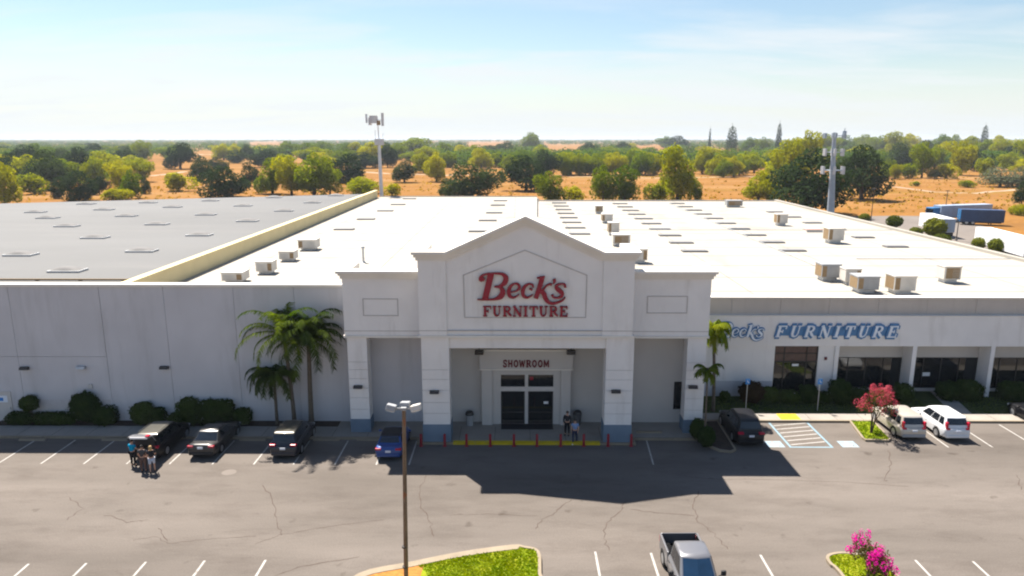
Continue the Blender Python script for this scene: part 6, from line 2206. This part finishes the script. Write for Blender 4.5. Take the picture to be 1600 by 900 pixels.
D_ = 152.0
bx, tp = gy(1298, 345, D_), gy(1304, 207, D_)
ms_ = thing('antenna_mast', (bx.x, D_, 0), 'thick grey tapering mast with three tiers of panel antennas beside the great oak', 'mast')
dxm = tp.x - bx.x
def mast_x(z): return dxm * z / tp.z
MB().tube([(0, 0, -.02), (mast_x(10), 0, 10), (mast_x(tp.z), 0, tp.z)], [.85, .65, .34], 14).build('pole', M['galv_blue'], ms_)
for py, hw_, n_, hh, mm in ((212, 2.2, 6, 1.1, 'galv_blue'), (238, 2.0, 6, 1.5, 'antenna'), (266, 2.3, 6, 1.6, 'antenna')):
    z = gy(1300, py, D_).z
    fr_ = MB()
    ring = [(mast_x(z) + hw_ * cos(i * pi / 3), hw_ * sin(i * pi / 3) * .9, z) for i in range(7)]
    fr_.tube(ring, .09, 6)
    for i in range(3):
        fr_.tube([(mast_x(z), 0, z), ring[2 * i]], .08, 6)
    fr = fr_.build('platform', M['galv_blue'], ms_)
    for i in range(n_):
        a = i * 2 * pi / n_ + .3
        x, y = mast_x(z) + hw_ * cos(a), hw_ * sin(a) * .9
        MB().cbox(x - .24, x + .24, y - .15, y + .15, z - hh / 2, z + hh / 2, .04).build('panel_antenna', M[mm], fr)
z = gy(1319, 206, D_).z
MB().tube([(mast_x(tp.z) + 2.1, 0, z - 1.5), (mast_x(tp.z) + 2.1, 0, z + .8)], .08, 6).cbox(mast_x(tp.z) + 1.7, mast_x(tp.z) + 2.5, -.15, .15, z - 1.2, z + .2, .05).build('dish_bracket', M['galv_blue'], ms_)
for px, base, top, lb in ((1360, 352, 296, 'thin yard lamp post right of the dense dark oak'), (1494, 376, 344, 'thin yard lamp post right of the white box trailer'), (1475, 345, 299, 'thin pole rising behind the blue truck cab')):
    p = gz(px, base); h = (base - top) * mpp(p)
    r = thing('yard_lamp_post', p, lb, 'lamp post')
    MB().tube([(0, 0, -.02), (0, 0, h)], [.10, .07], 8).build('pole', M['lamp_dark'], r)
    MB().cbox(-.5, .5, -.16, .16, h, h + .14, .04).build('lamp_head', M['lamp_dark'], r)
    MB().tube([(0, 0, -.02), (0, 0, .5)], .22, 10).build('concrete_base', M['concrete'], r)

# bollards along the yellow kerb
ORD = ['first', 'second', 'third', 'fourth', 'fifth', 'sixth', 'seventh', 'eighth', 'ninth', 'tenth']
first = None
for i, px in enumerate((658, 695, 729, 766, 803, 839, 876, 912, 950, 986)):
    p = gz(px, 697)
    lb = 'red steel bollard, %s from the left in front of the entrance' % ORD[i]
    if first is None:
        first = thing('bollard', (p.x, p.y, 0), lb, 'bollard', 'red bollards in front of the entrance')
        MB().tube([(0, 0, -.02), (0, 0, .80), (0, 0, .85), (0, 0, .87)], [.085, .085, .06, .01], 14).build('post', M['red_post'], first)
        MB().tube([(0, 0, -.01), (0, 0, .03)], [.15, .14], 14).build('base_plate', M['red_post'], first)
    else:
        c = copy_tree(first); c.location = (p.x, p.y, 0); tag(c, lb)

# concrete wheel stops
first = None
STOPS = [(51, 688, 'leftmost concrete wheel stop in the shaded row of empty stalls'), (180, 688, 'concrete wheel stop left of the car with the open tailgate'),
         (395, 688, 'concrete wheel stop in the stall left of the lone dark crossover'), (510, 688, 'concrete wheel stop in the empty stall right of the lone dark crossover'),
         (578, 688, 'concrete wheel stop at the left front of the small blue car'), (1014, 676, 'concrete wheel stop lying on the pavement right of the portico pillars')]
for px, py, lb in STOPS:
    on = py < 680
    p = gz(px, py, .15 if on else 0)
    if first is None:
        first = tag(MB().prism([(-.11, 0), (.11, 0), (.07, .11), (-.07, .11)], 'x', -.88, .88).build('wheel_stop', M['kerb']), lb, 'wheel stop', 'concrete wheel stops')
        o = first
    else:
        o = first.copy(); COL.objects.link(o); tag(o, lb)
    o.location = (p.x, p.y, .153 if on else 0.0)

# blue accessible-parking sign posts
for px, pt, base, lb in ((1165, 597, 641, 'blue parking sign on a thin post before the bronze shrub'), (1277, 597, 641, 'blue parking sign on a thin post right of the tall window')):
    p = gz(px, base, .12)
    zt_ = gy(px, pt, p.y).z
    r = thing('parking_sign', (p.x, p.y, .10), lb, 'sign')
    MB().tube([(0, 0, -.02), (0, 0, zt_ + .1)], .028, 8).build('post', M['metal_grey'], r)
    s_ = MB().cbox(-.17, .17, -.05, -.031, zt_ - .26, zt_ + .16, .008).build('sign_plate', M['sign_post_blue'], r)
    mw_ = MB().box(-.05, -.01, -.056, -.051, zt_ - .06, zt_ + .08).box(-.05, .07, -.0565, -.0515, zt_ - .09, zt_ - .05).box(.05, .09, -.057, -.052, zt_ - .17, zt_ - .08)
    mw_.build('wheelchair_symbol', M['sign_white'], s_)

# bins and mats by the doors
def bin_(px, base, label, dark):
    p = gz(px, base, .152)
    r = thing('litter_bin', (p.x, p.y, .152), label, 'bin')
    MB().tube([(0, 0, 0), (0, 0, .78)], [.25, .29], 14).build('body', M['bin' if dark else 'hvac_grey'], r)
    lid = MB().tube([(0, 0, .785), (0, 0, .84), (0, 0, 1.0), (0, 0, 1.08)], [.31, .31, .24, .06], 14).build('lid', M['lamp_dark'], r)
    MB().cbox(-.13, .13, -.30, -.22, .86, .97, .01).build('flap', M['bin'], lid)


bin_(734, 664, 'grey litter bin with a dark domed lid left of the entrance doors', False)
bin_(902, 663, 'dark litter bin behind the two people right of the entrance doors', True)
mx_ = MB().cbox(sx[2] + .1, sx[3] - .1, YS - .75, YS + .2, .153, .168, .005)
tag(mx_.build('door_mat', M['black_trim']), 'black mat on the pavement in front of the entrance doors', 'mat')


# ------------------------------------------------------------------ people
def skin_obj(name, verts, edges, radii, material, parent, levels=1):
    me = bpy.data.meshes.new(name)
    me.from_pydata(verts, edges, [])
    o = bpy.data.objects.new(name, me)
    COL.objects.link(o)
    o.modifiers.new('skin', 'SKIN')
    sk = me.skin_vertices[0].data
    for i, r_ in enumerate(radii):
        sk[i].radius = r_ if isinstance(r_, tuple) else (r_, r_)
        sk[i].use_root = (i == 0)
    sb = o.modifiers.new('smooth', 'SUBSURF'); sb.levels = levels; sb.render_levels = levels
    dg = bpy.context.evaluated_depsgraph_get()
    m2 = bpy.data.meshes.new_from_object(o.evaluated_get(dg))
    vs = [v.co.copy() for v in m2.vertices]; fs = [tuple(p.vertices) for p in m2.polygons]
    bpy.data.objects.remove(o); bpy.data.meshes.remove(me); bpy.data.meshes.remove(m2)
    return vs, fs


def person(loc, rz, label, shirt, pants, hair, shorts=False, arms=(0, 0), stride=.0, sh=1.0, long_hair=False, lean=0.0, long_sleeve=False, shoes='black_trim', group=None):
    """standing figure facing +y; arms: how far each forearm is raised forward (0..1)"""
    root = thing('person', loc, label, 'person', group, rz)
    V = [(0, 0, .95), (0, .01 + lean * .3, 1.14), (0, .0 + lean * .7, 1.34), (0, -.005 + lean, 1.47), (0, .015 + lean * 1.1, 1.55), (0, .02 + lean * 1.2, 1.66)]
    Rr = [(.15, .11), (.135, .10), (.165, .11), .055, .078, .085]
    E = [(0, 1), (1, 2), (2, 3), (3, 4), (4, 5)]
    hands = []
    for k, sd in enumerate((-1, 1)):
        a = arms[k]
        sh_, el = (sd * .19, lean * .8, 1.39), (sd * .245, lean * .6 - .02 + .14 * a, 1.12 + .02 * a)
        ang = a * 1.7
        wr = (el[0] - sd * .02 - sd * .06 * a, el[1] + .25 * sin(ang) + .03, el[2] - .25 * cos(ang))
        pm = (wr[0], wr[1] + .06 * sin(ang) + .005, wr[2] - .065 * cos(ang))
        i = len(V)
        V += [sh_, el, wr, pm]; Rr += [.062, .044, .029, (.036, .02)]
        E += [(2, i), (i, i + 1), (i + 1, i + 2), (i + 2, i + 3)]
        hands.append((Vector(wr), Vector(pm), sd))
    legs = []
    for k, sd in enumerate((-1, 1)):
        f = stride * sd
        hp, kn, an = (sd * .10, 0, .88), (sd * .115, f * .5 + .02, .49), (sd * .12, f, .09)
        to = (sd * .14, f + .15, .04)
        i = len(V)
        V += [hp, kn, an, to]; Rr += [.092, .06, .042, .036]
        E += [(0, i), (i, i + 1), (i + 1, i + 2), (i + 2, i + 3)]
        legs.append((hp, kn, an, to))
    vs, fs = skin_obj('body', V, E, Rr, None, root)
    b = MB(); b.add(vs, fs, 0, True)
    for wr, pm, sd in hands:                      # four fingers and a thumb, slightly curled
        d = (pm - wr).normalized()
        side = Vector((0, 1, 0)) if abs(d.z) > .5 else Vector((1, 0, 0))
        inn = Vector((-sd, 0, 0))
        for j, ln in enumerate((.070, .080, .075, .058)):
            s0 = pm + side * (.026 - .0175 * j) - d * .01
            b.tube([s0, s0 + d * ln * .5 + inn * .004, s0 + d * ln * .95 + inn * .022], [.0095, .0088, .0065], 6)
        t0 = wr + d * .025 + side * .026
        b.tube([t0, t0 + d * .03 + side * .022, t0 + d * .058 + side * .026 + inn * .012], [.011, .0105, .008], 6)
    hc = Vector(V[5]) - Vector((0, 0, .035))
    b.tube([hc + Vector((0, .082, .02)), hc + Vector((0, .108, -.018)), hc + Vector((0, .088, -.028))], [.008, .014, .01], 6)      # nose
    for sd in (-1, 1):
        b.ell(hc + Vector((sd * .088, .0, 0)), (.012, .022, .032), 6, 5)         # ear
    b.build('body', M['skin'], root, sharp=60)
    ey = MB()
    for sd in (-1, 1):
        ey.ell(hc + Vector((sd * .032, .080, .022)), (.012, .008, .008), 6, 5)
    ey.build('eye', M['sign_white'], root)
    MB().ell(hc + Vector((0, .083, -.055)), (.026, .008, .006), 8, 4).build('mouth', M['sign_red_side'], root)
    hr = MB().ell(hc + Vector((0, -.018, .03)), (.098, .108, .105), 12, 8, bottom=-.25)
    if long_hair:
        hr.ell(hc + Vector((0, -.07, -.06)), (.088, .055, .16), 10, 8)
    hr.build('hair', hair, root)
    # shirt
    SV = [V[0], V[1], V[2], (V[3][0], V[3][1], V[3][2] - .03)]; SR = [(.17, .13), (.158, .122), (.188, .132), .075]
    SE = [(0, 1), (1, 2), (2, 3)]
    for k in range(2):
        i0 = 6 + 4 * k
        i = len(SV)
        el = Vector(V[i0 + 1]); s_ = Vector(V[i0])
        SV += [V[i0], tuple(s_.lerp(el, .62))]; SR += [.08, .066]
        SE += [(2, i), (i, i + 1)]
        if long_sleeve:
            SV += [V[i0 + 1], tuple(el.lerp(Vector(V[i0 + 2]), .9))]; SR += [.06, .044]
            SE += [(i + 1, i + 2), (i + 2, i + 3)]
    vs, fs = skin_obj('shirt', SV, SE, SR, None, root)
    MB().add(vs, fs, 0, True).build('shirt', shirt, root, sharp=60)
    PV = [(0, 0, .97)]; PR = [(.17, .132)]; PE = []
    for hp, kn, an, to in legs:
        i = len(PV)
        if shorts:
            PV += [hp, tuple(Vector(hp).lerp(Vector(kn), .88))]; PR += [.112, .088]; PE += [(0, i), (i, i + 1)]
        else:
            PV += [hp, kn, tuple(Vector(kn).lerp(Vector(an), .93))]; PR += [.11, .078, .06]; PE += [(0, i), (i, i + 1), (i + 1, i + 2)]
    vs, fs = skin_obj('trousers', PV, PE, PR, None, root)
    MB().add(vs, fs, 0, True).build('shorts' if shorts else 'trousers', pants, root, sharp=60)
    for hp, kn, an, to in legs:
        MB().ell((to[0] - (to[0] - an[0]) * .5, to[1] - .055, .05), (.052, .145, .055), 10, 6).build('shoe', M[shoes], root)
    root.scale = (sh, sh, sh)
    return root


cy_ = mat('cyan_shirt', (0.0, 0.24, 0.42), .9, .1)
dk_ = mat('dark_shirt', (0.025, 0.025, 0.03), .9, .1)
gr_t = mat('grey_shirt', (0.06, 0.06, 0.065), .9, .1)
br_ = mat('brown_trousers', (0.14, 0.085, 0.07), .9, .1)
wt_ = mat('white_shorts', (0.46, 0.50, 0.58), .9, .1)
bk_ = mat('black_trousers', (0.015, 0.015, 0.018), .9, .1)
bs_ = mat('pale_blue_shirt', (0.20, 0.28, 0.45), .9, .1, var=.3, scale=14)
jn_ = mat('dark_jeans', (0.03, 0.04, 0.075), .9, .1)
hb_ = mat('brown_hair', (0.06, 0.035, 0.02), .7, .2)
hk_ = mat('black_hair', (0.012, 0.01, 0.01), .6, .2)
hl_ = mat('blonde_hair', (0.40, 0.27, 0.13), .7, .2)
GP = 'people loading the open car'
q = gz(209, 728)
person((q.x, q.y, 0), R(-12), 'person in a bright cyan shirt left behind the raised tailgate', cy_, bk_, hb_, arms=(.5, .6), lean=.03, group=GP)
q = gz(225, 737)
person((q.x, q.y, 0), R(4), 'person in a grey shirt and brown trousers between the other two at the tailgate', gr_t, br_, hk_, arms=(.3, .5), group=GP)
q = gz(239, 738)
person((q.x, q.y, 0), R(25), 'person with fair hair, dark top and pale shorts right behind the raised tailgate', dk_, wt_, hl_, shorts=True, arms=(.2, .7), stride=.08, long_hair=True, group=GP)
GQ = 'people at the entrance'
q = gz(886, 680, .15)
person((q.x, q.y, .153), R(160), 'person in black clothes standing on the pavement by the entrance', dk_, bk_, hb_, long_sleeve=True, arms=(.1, .2), group=GQ)
q = gz(898, 693)
person((q.x, q.y, 0), R(172), 'person in a pale blue shirt stepping off the yellow kerb', bs_, jn_, hk_, arms=(.5, .1), stride=.12, group=GQ, shoes='paper')

# dirty concrete utility cover in the lot
p = gz(358, 738)
structure(MB().sheet([(p.x + .45 * cos(i * pi / 8), p.y + .38 * sin(i * pi / 8)) for i in range(16)], .004).build('manhole_cover', M['yard']))
# the air between: warm haze towards the horizon
hz = bpy.data.materials.new('haze'); hz.use_nodes = True
nt = hz.node_tree; nt.nodes.clear()
o_ = nt.nodes.new('ShaderNodeOutputMaterial'); v_ = nt.nodes.new('ShaderNodeVolumePrincipled')
v_.inputs['Color'].default_value = (.80, .88, 1, 1); v_.inputs['Density'].default_value = HAZE_D; v_.inputs['Anisotropy'].default_value = 0.2
nt.links.new(v_.outputs[0], o_.inputs['Volume'])
if HAZE_D > 0:
    tag(MB().box(-9100, 9100, -1600, 9100, -1.2, 34).build('haze', hz), kind='stuff', label='thin summer haze over the plain', cat='haze')
